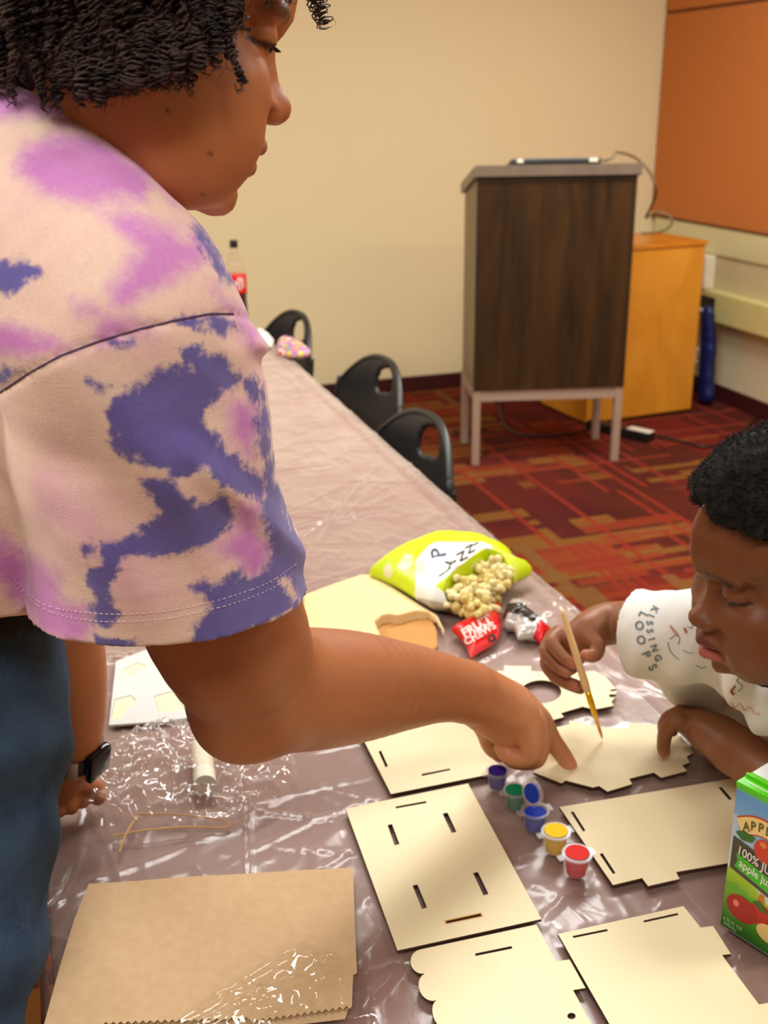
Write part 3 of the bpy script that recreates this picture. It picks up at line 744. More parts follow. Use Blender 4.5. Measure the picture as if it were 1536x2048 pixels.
def sheet_from(outline, z, th, mat, name, parent, c, wav=.002, seed=3):
    P = np.array([W(x, y, z)[:2] for x, y in outline])
    lo = P.min(0); hi = P.max(0); n = 70; gx = np.linspace(lo[0], hi[0], n); gy = np.linspace(lo[1], hi[1], n)
    bm = bmesh.new(); mb = MB().prism([p-c[:2] for p in P], 0, th)
    V = [Vector(v) for v in mb.V]
    me = bpy.data.meshes.new(name); me.from_pydata(V, [], mb.F); bm.from_mesh(me)
    for ax, g in ((0, gx), (1, gy)):
        for t_ in g[1:-1:2]:
            co = [0, 0, 0]; co[ax] = t_-c[ax]; no = [0, 0, 0]; no[ax] = 1
            bmesh.ops.bisect_plane(bm, geom=list(bm.verts)+list(bm.edges)+list(bm.faces), plane_co=co, plane_no=no)
    A = np.array([v.co for v in bm.verts]); dz = wav*(vnoise(A*[1, 1, 0], 9, seed, 2)+.8)
    for v, d in zip(bm.verts, dz): v.co.z += d
    bm.to_mesh(me); bm.free(); o = link_mesh(name, me, mat, parent); 
    me.polygons.foreach_set('use_smooth', [True]*len(me.polygons)); me.set_sharp_from_angle(angle=math.radians(35)); return o
cK = W(400, 1900, kz); kb = thing('kraft_paper_bag', 'flat tan kraft paper bag with pinked bottom edge, lower left of the table', 'paper bag', (cK[0], cK[1], kz))
sheet_from(back_, kz, .0007, m_kraft, 'back_panel', kb, cK, .0012)
o = sheet_from(front_, kz+.003, .0007, m_kraft, 'front_panel', kb, cK, .003); o.location.z = .0032
fp([(178, 1772), (706, 1740), (714, 2050), (88, 2060)])
# crumpled clear wrap generator
def crumple(outline, z, amp, name, mat, label, cat, res=.0035, seed=1, push=0.0, rim=.02, pw=1.0, lines=()):
    P = np.array([W(x, y, z)[:2] for x, y in outline]); lo = P.min(0)-res; hi = P.max(0)+res
    nx = int((hi[0]-lo[0])/res)+1; ny = int((hi[1]-lo[1])/res)+1
    xx, yy = np.meshgrid(lo[0]+np.arange(nx)*res, lo[1]+np.arange(ny)*res, indexing='ij'); x = xx.ravel(); y = yy.ravel()
    d = -sdpoly(x, y, P); Q = np.stack([x, y, x*0+seed], 1)
    r1 = 1-np.abs(vnoise(Q, 26, seed, 3))*3.2; r2 = 1-np.abs(vnoise(Q*[1.5, .8, 1], 60, seed+3, 2))*3
    e = np.clip(d/rim, 0, 1)**.6
    hgt = z+(amp*(.45+.55*vnoise(Q, 8, seed+7, 2))+amp*.5*np.maximum(r1, 0)**1.5+amp*.22*np.maximum(r2, 0))*e*pw+.0008
    for (xa, ya), (xb, yb) in lines:
        A = W(xa, ya, z)[:2]; B = W(xb, yb, z)[:2]; q = B-A; tt = np.clip(((x-A[0])*q[0]+(y-A[1])*q[1])/(q@q), 0, 1); dd = np.hypot(x-A[0]-q[0]*tt, y-A[1]-q[1]*tt); hgt = hgt+.0055*np.maximum(1-dd/.0055, 0)*e
    k = (np.arange(nx-1)[:, None]*ny+np.arange(ny-1)[None]).ravel(); F = np.stack([k, k+ny, k+ny+1, k+1], 1)
    F = F[(d[F] > 0).all(1)]; u = np.unique(F); mp_ = np.full(nx*ny, -1); mp_[u] = np.arange(len(u))
    V = np.stack([x+.004*vnoise(Q, 30, seed+1, 2)*e, y+.004*vnoise(Q, 30, seed+2, 2)*e, hgt], 1)[u]; c = V.mean(0); c[2] = z
    o = np_mesh(name, V-c, mp_[F], mat); o.location = c; return tag(o, label, cat)
m_cello = film('cellophane', .0, .05, gl=1.5, tint=(1, 1, 1, 1))
crumple([(330, 2055), (395, 2005), (480, 1950), (560, 1900), (600, 1880), (650, 1895), (700, 1925), (735, 1960), (760, 2030), (770, 2100), (500, 2140), (330, 2110)], kz+.0085, .0055, 'cellophane_wrap', m_cello, 'clear glossy cellophane lying across the bottom of kraft bag', 'cellophane', seed=5, res=.0026, lines=(((345, 2050), (430, 2000)), ((430, 2000), (585, 1905)), ((400, 2052), (520, 1990)), ((520, 1990), (650, 1945))))
crumple([(150, 1660), (180, 1560), (260, 1470), (350, 1440), (440, 1470), (530, 1490), (590, 1510), (600, 1560), (560, 1620), (500, 1650), (420, 1662), (300, 1650), (200, 1665)], .7435, .026, 'clear_plastic_bag', film('bag_film', .10, .07, gl=1.55), 'crumpled clear plastic bag beside the watch hand', 'plastic bag', seed=9)
# white glue stick lying under the clear bag
g0, g1 = W(403, 1490, .756), W(410, 1570, .756)
gt = thing('glue_stick', 'white capped glue stick inside the crumpled clear bag', 'glue stick', tuple((g0+g1)/2-[0, 0, .0135]))
d = (g1-g0)/2; MB().tube([-d+[0, 0, .0135], d*.45+[0, 0, .0135]], .0125, 20).build('barrel', simple('white_plastic', (225, 215, 190), .4), gt, auto=40)
MB().tube([d*.45+[0, 0, .0135], d+[0, 0, .0135]], .0132, 20).build('cap', simple('ivory_cap', (232, 228, 208), .4), gt, auto=40)
# raffia cords
for pts, lab in (([(225, 1672), (290, 1665), (370, 1656), (450, 1652), (452, 1638), (400, 1634), (330, 1632), (272, 1630)], 'tan paper raffia strip bent into a long loop, below the clear bag'), ([(277, 1628), (262, 1655), (248, 1680), (238, 1702)], 'short tan raffia strip crossing the longer one')):
    P = [W(x, y, .747)+[0, 0, .003*math.sin(i*1.3)] for i, (x, y) in enumerate(pts)]
    tag(MB().tube(spline(P, 8), .0013, 6, flat=.6).build('raffia_strip', simple('tan_raffia', (196, 146, 88), .7)), lab, 'raffia')

# ================================================================ WHITE TRAY with punched pieces
tray = [(232, 1322), (290, 1300), (420, 1290), (470, 1400), (400, 1432), (330, 1442), (218, 1450)]
tp_ = [W(x, y, .75) for x, y in tray]; c = sum(tp_)/len(tp_); c[2] = .7418
tr = thing('craft_frame', 'white cut-out card sheet with beige shapes behind the forearm', 'card sheet', tuple(c))
def sub(pl): return [W(x, y, .7448)[:2]-c[:2] for x, y in pl]
holes = [[(246, 1338), (275, 1325), (292, 1330), (262, 1358)], [(230, 1398), (262, 1390), (272, 1400), (240, 1438), (222, 1436)], [(308, 1392), (345, 1382), (372, 1420), (318, 1424)]]
MB().prism(sub(tray), 0, .003, [sub(h) for h in holes]).build('card', simple('white_card', (206, 208, 204), .5), tr)
for h in holes:
    hh = np.array(sub(h)); m = hh.mean(0); MB().prism([m+(p-m)*.96 for p in hh], 0, .0022).build('beige_shape', m_ply, tr)
fp(tray)
# ================================================================ PEOPLE
SK = {}
def skin_mat(name, rough=.48, sub=.06, spec=.35):
    t = NT(name); a = t.node('ShaderNodeAttribute', attribute_name='Col'); v = t.coord()
    n = t.noise(v, 38, 5, .65); f = t.node('ShaderNodeMapRange'); t.link(n, f.inputs[0]); f.inputs[3].default_value = .86; f.inputs[4].default_value = 1.13
    mx = t.node('ShaderNodeVectorMath', operation='SCALE'); t.link(a.outputs['Color'], mx.inputs[0]); t.link(f.outputs[0], mx.inputs['Scale'])
    t.link(mx.outputs[0], t.p.inputs['Base Color']); t.set(Roughness=rough)
    t.p.inputs['Subsurface Weight'].default_value = sub; t.p.inputs['Subsurface Radius'].default_value = (1, .35, .18); t.p.inputs['Subsurface Scale'].default_value = .006
    t.p.inputs['Specular IOR Level'].default_value = spec
    t.bump(t.noise(v, 900, 3, .6), .25, .0006); return t.m
def unit(v): v = np.asarray(v, float); return v/np.linalg.norm(v)
class Head:
    """local frame: u forward, v up, w to the person's side nearest us; O in place coordinates"""
    def __init__(s, O, F, U, scale): 
        s.O = np.asarray(O, float); s.F = unit(F); s.U = unit(np.asarray(U)-s.F*(np.asarray(U)@s.F)); s.L = np.cross(s.F, s.U); s.k = scale
        s.A = np.stack([s.F, s.U, s.L])
    def loc(s, P): return (np.asarray(P)-s.O)@s.A.T/s.k
    def pt(s, u, v, w): return s.O+s.k*(u*s.F+v*s.U+w*s.L)
def profile_sdf(H, prof, wmax, slope=1.6, R0=.005, side=None):
    prof = np.array(prof, float)
    def f(P):
        q = H.loc(P); w = np.abs(q[:, 2]); d = sdpoly(q[:, 0], q[:, 1], prof)
        ww = w/np.maximum(1-(w/wmax)**3.5*.999, 1e-3)**.28
        g = (-R0+np.sqrt(R0*R0+slope*slope*ww*ww))/(slope*slope)
        return (d+g)*.8*H.k
    return f
# adult head profile, metres, u forward (0 at ear), v up (0 at eye line)
ADULT = [(.088, .085), (.096, .060), (.100, .035), (.101, .018), (.0965, .006), (.093, .000), (.0955, -.010), (.101, -.022), (.109, -.031), (.1135, -.037), (.1135, -.044), (.108, -.051), (.0985, -.0525), (.0980, -.056), (.1015, -.061), (.1055, -.068), (.1035, -.0735), (.0955, -.0765), (.0955, -.078), (.101, -.0815), (.1015, -.087), (.0965, -.092), (.092, -.095), (.0915, -.100), (.094, -.107), (.0935, -.116), (.088, -.123), (.078, -.126), (.060, -.124), (.030, -.115), (.008, -.112), (-.035, -.11), (-.075, -.085), (-.094, -.03), (-.098, .02), (-.085, .075), (-.05, .112), (.0, .126), (.05, .115)]
def face_field(f, H, prof, wmax, cheek=1.0, lid=0.0):
    k = H.k; A = H.A
    f.custom(profile_sdf(H, prof, wmax), H.pt(0, 0, 0), .17*k, .006)
    ax = lambda: A
    for sd in (-1, 1):
        f.ell(H.pt(.052, -.060, .040*sd), np.array([.036, .040, .026])*k*cheek, A, .022*k)       # cheek
        f.ell(H.pt(.066, -.030, .040*sd), np.array([.020, .018, .022])*k, A, .018*k)       # cheekbone
        f.ell(H.pt(.080, .017, .028*sd), np.array([.012, .010, .022])*k, A, .012*k)       # brow
        f.ell(H.pt(.093, .000, .031*sd), np.array([.012, .011, .016])*k, A, .010*k, 's')   # socket
        f.ell(H.pt(.0745, -.001, .031*sd), np.array([.0145, .0135, .0165])*k, A, .005*k)   # lids over the eyeball
        f.ell(H.pt(.0905, -.0052, .031*sd), np.array([.009, .0013+lid, .0125])*k, A, .0015*k, 's')  # slit
        f.ell(H.pt(.1015, -.0405, .003*sd), np.array([.0115, .0095, .0095])*k, A, .006*k); f.ell(H.pt(.0975, -.0455, .0115*sd), np.array([.0095, .0075, .0080])*k, A, .004*k)  # wing of the nose
        f.ell(H.pt(.100, -.0530, .0080*sd), np.array([.0055, .0035, .0036])*k, A, .0015*k, 's')  # nostril
        f.ell(H.pt(-.002, -.012, .073*sd), np.array([.017, .030, .0075])*k, A, .004*k)     # ear
        f.ell(H.pt(.002, -.010, .080*sd), np.array([.010, .019, .004])*k, A, .003*k, 's')
    # lips
    f.ell(H.pt(.088, -.0700, 0), np.array([.0155, .0075, .0260])*k, A, .005*k)
    f.ell(H.pt(.0845, -.0855, 0), np.array([.0155, .0075, .0230])*k, A, .005*k)
    f.ell(H.pt(.100, -.0772, 0), np.array([.018, .0014, .0250])*k, A, .0018*k, 's')
def face_colors(H, P, base, lip, brow_c, C, lashes=(26, 16, 12), lipk=1.0):
    q = H.loc(P); w = np.abs(q[:, 2]); u, v = q[:, 0], q[:, 1]
    def put(mask, c):
        m = np.clip(mask, 0, 1)[:, None]; C[:] = C*(1-m)+np.array(lin(c)[:3])*m
    fr = (u > .03) & (u < .13)
    # lips
    up = (v < -.0652-.0)*1.0*np.clip((.027-w)/.003, 0, 1)
    d = np.sqrt(((v+.0715)/.0075)**2+(w/.0270)**2); put(np.where(fr & (u > .083), np.clip((1.08-d)/.15, 0, 1), 0)*.75*lipk, lip[0])
    d = np.sqrt(((v+.0855)/.0072)**2+(w/.0235)**2); put(np.where(fr & (u > .083), np.clip((1.08-d)/.15, 0, 1), 0)*.85*lipk, lip[1])
    d = np.sqrt(((v+.0772)/.0016)**2+(w/.027)**2); put(np.where(fr & (u > .078), np.clip((1.2-d)/.4, 0, 1), 0)*.85, (40, 14, 10))
    # brow
    bv = .0185+.05*(w-.03)-6*(w-.030)**2*(w > .03)
    put(np.where(fr, np.clip(1.3-np.abs(v-bv)/.0050, 0, 1)*np.clip((w-.009)/.004, 0, 1)*np.clip((.054-w)/.010, 0, 1), 0)*.9, brow_c)
    # lash line
    d = np.sqrt(((v+.0050)/.0036)**2+((w-.032)/.0200)**2); put(np.where(fr & (u > .066), np.clip((1.1-d)/.3, 0, 1), 0)*.9, lashes)
    return C
def eye(H, name, parent, sd, iris=(38, 22, 14), look=(.97, -.25)):
    c = H.pt(.0745, -.002, .031*sd); r = .0123*H.k; mb = MB(); V = []; n = 24
    a = unit(H.F*look[0]+H.U*look[1]+H.L*.02*sd); b = unit(np.cross(a, H.U)); cc = np.cross(a, b); rows = []
    for i in range(n+1):
        th = math.pi*i/n
        for j in range(n): ph = 2*math.pi*j/n; V.append(c+r*(math.cos(th)*a+math.sin(th)*(math.cos(ph)*b+math.sin(ph)*cc)))
    F = [(i*n+j, i*n+(j+1) % n, (i+1)*n+(j+1) % n, (i+1)*n+j) for i in range(n) for j in range(n)]
    o = from_py(name, [v for v in V], F, simple('eye_white', (226, 214, 200), .15), parent, smooth=True)
    return o
def coil(start, path, r_h, turns, r_t, n=None, nseg=None, ph=0, taper=True):
    """helical lock following path points"""
    P = np.asarray(path, float); m = nseg or int(turns*9); t = np.linspace(0, 1, m); i = t*(len(P)-1); i0 = np.minimum(i.astype(int), len(P)-2); fr = (i-i0)[:, None]
    C = P[i0]*(1-fr)+P[i0+1]*fr; T = P[i0+1]-P[i0]; T /= np.linalg.norm(T, axis=1)[:, None]+1e-9
    X = np.cross(T, [.3, .5, .8]); X /= np.linalg.norm(X, axis=1)[:, None]+1e-9; Y = np.cross(T, X)
    g_ = np.random.default_rng(int(abs(P[0].sum()*1e6+ph*1e3)) % 99991); kn = np.interp(t, np.linspace(0, 1, 7), g_.uniform(.45, 1.45, 7)); pj = np.interp(t, np.linspace(0, 1, 8), np.cumsum(g_.normal(0, .9, 8)))
    a = ph+pj+2*math.pi*turns*t; rr = r_h*(1-.35*t*taper)*kn; C = C+np.stack([np.interp(t, np.linspace(0, 1, 9), g_.normal(0, .0013, 9)) for _ in range(3)], 1)
    return C+(rr*np.cos(a))[:, None]*X+(rr*np.sin(a))[:, None]*Y
def fast_tubes(curves, radii, n=4):
    """many tubes in one vertex/face array"""
    VV = []; FF = []; b = 0
    for P, r in zip(curves, radii):
        m = len(P); T = np.gradient(P, axis=0); T /= np.linalg.norm(T, axis=1)[:, None]+1e-9
        X = np.cross(T, [.21, .33, .92]); X /= np.linalg.norm(X, axis=1)[:, None]+1e-9; Y = np.cross(T, X); a = 2*np.pi*np.arange(n)/n
        tap = r*np.minimum(1, (np.linspace(1, 0, m)*6+.25))
        V = P[:, None]+tap[:, None, None]*(np.cos(a)[None, :, None]*X[:, None]+np.sin(a)[None, :, None]*Y[:, None]); VV.append(V.reshape(-1, 3))
        i, j = np.meshgrid(np.arange(m-1), np.arange(n), indexing='ij'); i = i.ravel(); j = j.ravel(); j2 = (j+1) % n
        FF.append(np.stack([i*n+j, i*n+j2, (i+1)*n+j2, (i+1)*n+j], 1)+b); b += m*n
    return np.concatenate(VV), np.concatenate(FF)
def hair_mat(name, c1, c2, rough=.45):
    t = NT(name); v = t.coord(); n = t.noise(v, 55, 4, .7); t.link(t.ramp(n, [(.35, c1), (.75, c2)]), t.p.inputs['Base Color']); t.set(Roughness=rough)
    t.p.inputs['Specular IOR Level'].default_value = .35; return t.m
def finger(f, nodes, k=.003): f.chain([(PD(x, y, d), r) for x, y, d, r in nodes], k, dense=4)
# ---------------------------------------------------------------- the woman
DH = .70
def img(dx, dy): return unit(RT*dx-UP*dy)
def cam3(v): return unit(RT*v[0]+UP*v[1]-FW*v[2])
HW = Head(PD(286, -4, DH), cam3((.92, -.19, -.33)), cam3((.295, .91, .30)), .95)
wo = thing('person', 'person in purple and pink tie-dye shirt leaning over the table and pointing', 'person', (float(PD(-150, 1500, 1.0)[0]), float(PD(-150, 1500, 1.0)[1]), 0))
WO = np.array(wo.location)
S_ = PD(270, 690, .75); E_ = PD(515, 1378, .97); R_ = PD(935, 1384, 1.21)
f = Field()
face_field(f, HW, ADULT, .076, 1.08)
# fuller lower cheek and jaw
for sd in (-1, 1):
    f.ell(HW.pt(.040, -.075, .040*sd), (.044, .046, .030), HW.A, .025)
    f.ell(HW.pt(.010, -.060, .052*sd), (.040, .045, .020), HW.A, .025)
nb_ = PD(40, 520, .86)
f.cone(HW.pt(-.022, -.07, 0), nb_, .054, .058, .03)
# torso core, arms
Ls = PD(-150, 700, 1.02)
hip = PD(-290, 1380, 1.0)
f.chain([(nb_, .075), (PD(-60, 700, .86), .115), (PD(-170, 1050, .93), .125), (hip, .13)], .05)
f.chain([(nb_, .06), (S_, .052)], .03); f.chain([(nb_, .06), (Ls, .058)], .04)
f.chain([(S_, .055), (PD(340, 980, .83), .058), (PD(447, 1237, .897), .0655), (E_, .0555)], .02)
f.chain([(E_, .0555), (PD(600, 1378, 1.02), .0575), (PD(700, 1374, 1.075), .0550), (PD(800, 1372, 1.13), .0455), (PD(870, 1374, 1.17), .0380), (R_, .0325)], .02)
f.ell(PD(470, 1440, .965), (.03, .03, .03), None, .03)
# right hand: palm, four fingers, thumb
f.chain([(R_, .0315), (PD(985, 1405, 1.235), .0300), (PD(1030, 1425, 1.255), .0270)], .012)
f.chain([(PD(960, 1390, 1.235), .030), (PD(1020, 1408, 1.285), .0265), (PD(1052, 1425, 1.305), .0200)], .012)
f.chain([(PD(960, 1425, 1.24), .020), (PD(1010, 1455, 1.26), .0215), (PD(1040, 1460, 1.27), .018)], .012)
finger(f, [(1030, 1430, 1.245, .0170), (1052, 1450, 1.25, .0155), (1060, 1500, 1.255, .0125), (1052, 1514, 1.258, .0122), (1022, 1512, 1.262, .0112), (1006, 1494, 1.265, .0104)], .0016)
finger(f, [(1040, 1425, 1.265, .0175), (1066, 1448, 1.272, .0160), (1074, 1503, 1.276, .0132), (1062, 1518, 1.28, .0128), (1026, 1516, 1.285, .0118), (1004, 1490, 1.286, .0108)], .0016)
finger(f, [(1050, 1420, 1.285, .0170), (1074, 1440, 1.293, .0155), (1080, 1492, 1.298, .0130), (1062, 1512, 1.302, .0124), (1020, 1508, 1.305, .0112), (996, 1486, 1.305, .0104)], .0016)
finger(f, [(1055, 1420, 1.300, .0165), (1080, 1442, 1.308, .0150), (1102, 1478, 1.316, .0120), (1124, 1508, 1.322, .0108), (1139, 1529, 1.3235, .0092)], .004)
finger(f, [(960, 1425, 1.26, .018), (975, 1460, 1.28, .0145), (984, 1490, 1.295, .0125), (1000, 1506, 1.30, .0108)], .005)
# left arm and hand leaning on the table
fist = PD(112, 1560, 1.232)
f.chain([(Ls, .06), (PD(60, 1130, 1.08), .055), (PD(118, 1290, 1.12), .045), (PD(140, 1400, 1.16), .038), (PD(145, 1500, 1.20), .0285), (PD(128, 1535, 1.215), .0275), (fist, .027)], .02)
f.chain([(PD(128, 1535, 1.215), .026), (PD(100, 1575, 1.24), .022)], .012)
for q, (dx, dy) in enumerate(((52, 40), (30, 52), (6, 58), (-20, 56))):
    b0 = PD(112+dx*.35, 1562+dy*.25, 1.238); t1 = W(112+dx, 1562+dy, .757)
    mid = (b0+t1)/2+[0, 0, .006]; f.chain([(b0, .0125), (mid, .0110), (t1, .0088)], .004)
f.chain([(PD(140, 1550, 1.22), .0135), (W(188, 1578, .764), .0115), (W(196, 1594, .757), .0095)], .005)
# legs
kn = lambda x, y, d: PD(x, y, d)
legs = []
for off in (0, 1):
    hp = hip+np.array([-.02-.05*off, .06+.13*off, 0]); an_ = np.array([hp[0]-.03, hp[1]-.02, .07]); kn_ = np.array([hp[0]+.01, hp[1]-.01, .48])
    legs.append((hp, kn_, an_)); f.chain([(hp, .105), (kn_, .062), (an_, .042)], .03); f.chain([(an_, .042), (an_+[.0, 0, -.02], .04)], .02); f.cone(an_+[-.02, 0, -.035], an_+[.14, -.01, -.04], .032, .028, .02)
def wr(P, d):   # skin creases at the wrist fold
    idx = np.nonzero(np.linalg.norm(P-R_, axis=1) < .07)[0]
    if len(idx):
        x, y, z = pix(P[idx]); t = (x-958)-(y-1400)*-.45; d[idx] += .0008*np.maximum(np.sin(t/4.6+1.2*vnoise(P[idx], 30, 2, 1)), 0)**3*np.clip(1-np.abs(t)/34, 0, 1)*np.clip((y-1372)/30, 0, 1)
    return d
f.post.append(wr)
V, F = surf(f, (-.75, .30, .0), (.75, 1.75, 1.85), .0023)
HEADRM = None
base = np.array(lin((174, 108, 66))[:3]); C = np.tile(base, (len(V), 1))
px_, py_, pz_ = pix(V)
# hands are lighter than the arms, finger pads pinker
hnd = np.clip((V-R_)@unit(PD(1060, 1440, 1.28)-R_)/.07, 0, 1)*(np.linalg.norm(V-PD(1030, 1440, 1.27), axis=1) < .16)
C = C*(1-hnd[:, None]*.55)+np.array(lin((204, 140, 98))[:3])*hnd[:, None]*.55
tip = np.clip(1-np.linalg.norm(V-PD(1141, 1532, 1.323), axis=1)/.022, 0, 1)[:, None]; C = C*(1-tip*.6)+np.array(lin((226, 146, 122))[:3])*tip*.6
tip = np.clip(1-np.linalg.norm(V-PD(1008, 1494, 1.265), axis=1)/.02, 0, 1)[:, None]; C = C*(1-tip*.6)+np.array(lin((206, 118, 96))[:3])*tip*.6
hm = (np.linalg.norm(V-HW.O, axis=1) < .2)
C[hm] = np.array(lin((184, 114, 70))[:3])
Ch = C[hm].copy(); face_colors(HW, V[hm], None, ((140, 74, 54), (164, 92, 76)), (36, 22, 14), Ch); C[hm] = Ch
for mx_, my_, r in ((420, 306, .0016), (404, 389, .0010), (335, 221, .0011), (403, 274, .0009), (440, 200, .0008)):
    if hm.any():
        pd_ = np.hypot(px_-mx_, py_-my_)*DH/FPX; near = pz_ < DH+.02; k_ = (np.clip(1.2-pd_/(r*1.3), 0, 1)*near*hm)[:, None]; C = C*(1-k_*.85)+np.array(lin((44, 20, 12))[:3])*k_*.85
body = np_mesh('body', V-WO, F, skin_mat('brown_skin'), wo); setcol(body, C)
for sd in (-1, 1):
    e = eye(HW, 'eye', wo, sd); 
    me = e.data; me.transform(Matrix.Translation(-Vector(wo.location)))
    ii = MB(); a = unit(HW.F*.93-HW.U*.30+HW.L*.05*sd); c0 = HW.pt(.0745, -.002, .031*sd)
    T = Matrix.Translation(Vector(c0+a*.0103)-Vector(wo.location))@Vector((0, 0, 1)).rotation_difference(Vector(a)).to_matrix().to_4x4()
    ii.lathe([(0, .0026), (.003, .0024), (.0058, .0014), (.006, .0008)], 24, T=T).build('iris', simple('dark_iris', (26, 15, 10), .08), e, smooth=True)
# eyelashes
cur = []
for sd in (-1, 1):
    for k_ in range(15):
        a = k_/14; wv = .017+a*.030; b = HW.pt(.0858-.9*max(0, wv-.030)**1.2*.35-(.10*(wv-.031))**2*60*0, -.0035, wv*sd)
        c_ = np.array([0, .0025, .0050, .0070]); cur.append(np.array([b+HW.k*(HW.F*x*1.0+HW.U*(-.30*x-30*x*x*.25)+HW.L*sd*(a-.4)*x*.5) for x in c_]))
for h_ in (cur[:15], cur[15:]):
    Vv, Ff = fast_tubes([np.array(spline(list(c), 3)) for c in h_], [.00016]*15, 3); np_mesh('eyelashes', Vv-WO, Ff, simple('lash_black', (12, 9, 8), .5), wo)

# ---------------------------------------------------------------- tie-dye shirt
g = Field(); gs = Field()
g.chain([(nb_+[0, 0, -.01], .085), (PD(-60, 640, .83), .155), (PD(-170, 1000, .91), .165), (PD(-250, 1250, .96), .172), (PD(-265, 1330, .965), .176)], .04)
rp = lambda x, y, d, r: (PD(x, y, d), r*d/FPX)
g.chain([rp(-174, 325, .76, 285), rp(-35, 398, .725, 275), rp(85, 508, .70, 270), rp(212, 630, .69, 248), rp(235, 680, .70, 250)], .015)
g.chain([(nb_, .07), (Ls, .085), (PD(30, 1000, 1.08), .09)], .04)
gs.chain([(PD(222, 630, .69), .0780), (PD(250, 720, .712), .0832), (PD(280, 840, .738), .0858), (PD(310, 1000, .782), .0890), (PD(330, 1150, .83), .102), (PD(345, 1280, .86), .112)], .012)
hemC = PD(305, 1175, .83); hr = PD(605, 1180, .85); hl = PD(30, 1205, .83); hb = PD(320, 1288, .745)
hn = unit(np.cross(hr-hl, hb-(hr+hl)/2))
if hn@(E_-hemC) < 0: hn = -hn
SEAM = np.array([(-300, 880), (0, 785), (60, 745), (120, 712), (200, 682), (280, 658), (350, 641), (420, 628), (470, 628), (530, 650)], float)
core = Field(); core.chain([(PD(320, 1100, .815), .085), (PD(345, 1290, .865), .104), (PD(360, 1400, .89), .110)], .01)
def folds(P, d):
    x, y, z = pix(P)
    t = (x-0)*.62-(y-700)*.60; a = .0048*np.sin(t/34+1.3*vnoise(P, 9, 2, 2))*np.clip((y-620)/120, 0, 1)*np.clip((460-x)/160, 0, 1)*np.clip((1330-y)/200, 0, 1)
    b = .0060*np.clip(1-np.abs((x-300)*.75-(y-860)*1.0+18*vnoise(P, 12, 5, 1))/55, 0, 1)*np.clip((x-330)/80, 0, 1)
    c = .004*(vnoise(P, 13, 8, 2))*np.clip((y-560)/120, 0, 1)+.0018*vnoise(P, 26, 12, 2)
    e = .0045*np.exp(-((y-695)/26)**2)*np.clip((x-430)/60, 0, 1)+.0022*np.sin((x-.9*y)/16+2*vnoise(P, 14, 3, 1))*np.exp(-((y-700)/60)**2)*np.clip((x-380)/60, 0, 1)
    ys = np.interp(x, SEAM[:, 0], SEAM[:, 1]); gr = .0024*np.exp(-((y-ys)/5.0)**2)
    return d-a-b-c-e+gr
def sleeve(P):
    d = folds(P, gs(P)); d = np.maximum(d, (P-hb)@hn+.0007*vnoise(P, 40, 3, 2))
    idx = np.nonzero(np.linalg.norm(P-PD(340, 1230, .85), axis=1) < .17)[0]
    if len(idx): d[idx] = np.maximum(d[idx], -core(P[idx]))
    return d
def torso_more(P, d):
    x, y, z = pix(P); ys = np.interp(x, SEAM[:, 0], SEAM[:, 1]); d = d+.0024*np.exp(-((y-ys)/5.0)**2)-.0022*vnoise(P, 16, 9, 2); return np.maximum(d, (PD(-100, 1216, .9)@UP-P@UP))
gt = Field(); gt.items = g.items; gt.post = [torso_more]
def shirt_f(P): return smin(gt(P), sleeve(P), .010)
g = shirt_f
V, F = surf(g, (-.75, .30, .75), (.6, 1.75, 1.62), .003, margin=1.9)
B_BLUE = [[(820, 320), (900, 300), (1000, 350), (1060, 410), (1150, 430), (1190, 500), (1210, 640), (1190, 700), (1160, 560), (1130, 520), (1080, 480), (1010, 500), (960, 570), (920, 590), (930, 650), (1000, 700), (1040, 780), (1120, 850), (1150, 900), (1130, 950), (1060, 900), (960, 830), (900, 860), (800, 895), (700, 860), (600, 810), (520, 770), (500, 680), (480, 620), (540, 520), (640, 460), (700, 400), (780, 370), (850, 410)],
 [(1150, 640), (1210, 600), (1240, 900), (1300, 1000), (1330, 1130), (1400, 1250), (1400, 1380), (1340, 1430), (1290, 1350), (1240, 1400), (1200, 1470), (1000, 1520), (930, 1600), (860, 1640), (860, 1590), (940, 1490), (900, 1420), (850, 1380), (930, 1360), (1020, 1350), (1080, 1290), (1150, 1370), (1210, 1290), (1200, 1100), (1170, 1000), (1200, 960), (1180, 800)],
 [(640, 900), (760, 890), (800, 930), (830, 980), (900, 1010), (1020, 970), (1045, 1040), (1050, 1120), (960, 1180), (850, 1230), (780, 1240), (740, 1260), (640, 1240), (540, 1270), (520, 1330), (490, 1420), (540, 1500), (500, 1580), (430, 1560), (410, 1500), (430, 1440), (400, 1380), (390, 1320), (450, 1280), (470, 1200), (540, 1170), (620, 1150), (640, 1110), (720, 1060), (680, 1010)],
 [(400, 455), (450, 460), (480, 490), (470, 510), (430, 490)], [(475, 280), (610, 240), (620, 300), (520, 310)], [(790, 190), (960, 150), (1040, 180), (1070, 210), (1000, 250), (900, 210)], [(370, 1190), (410, 1180), (420, 1260), (380, 1250)],
 [(-40, 400), (90, 390), (80, 430), (-40, 500)], [(430, 1610), (600, 1620), (620, 1670), (430, 1670)]]
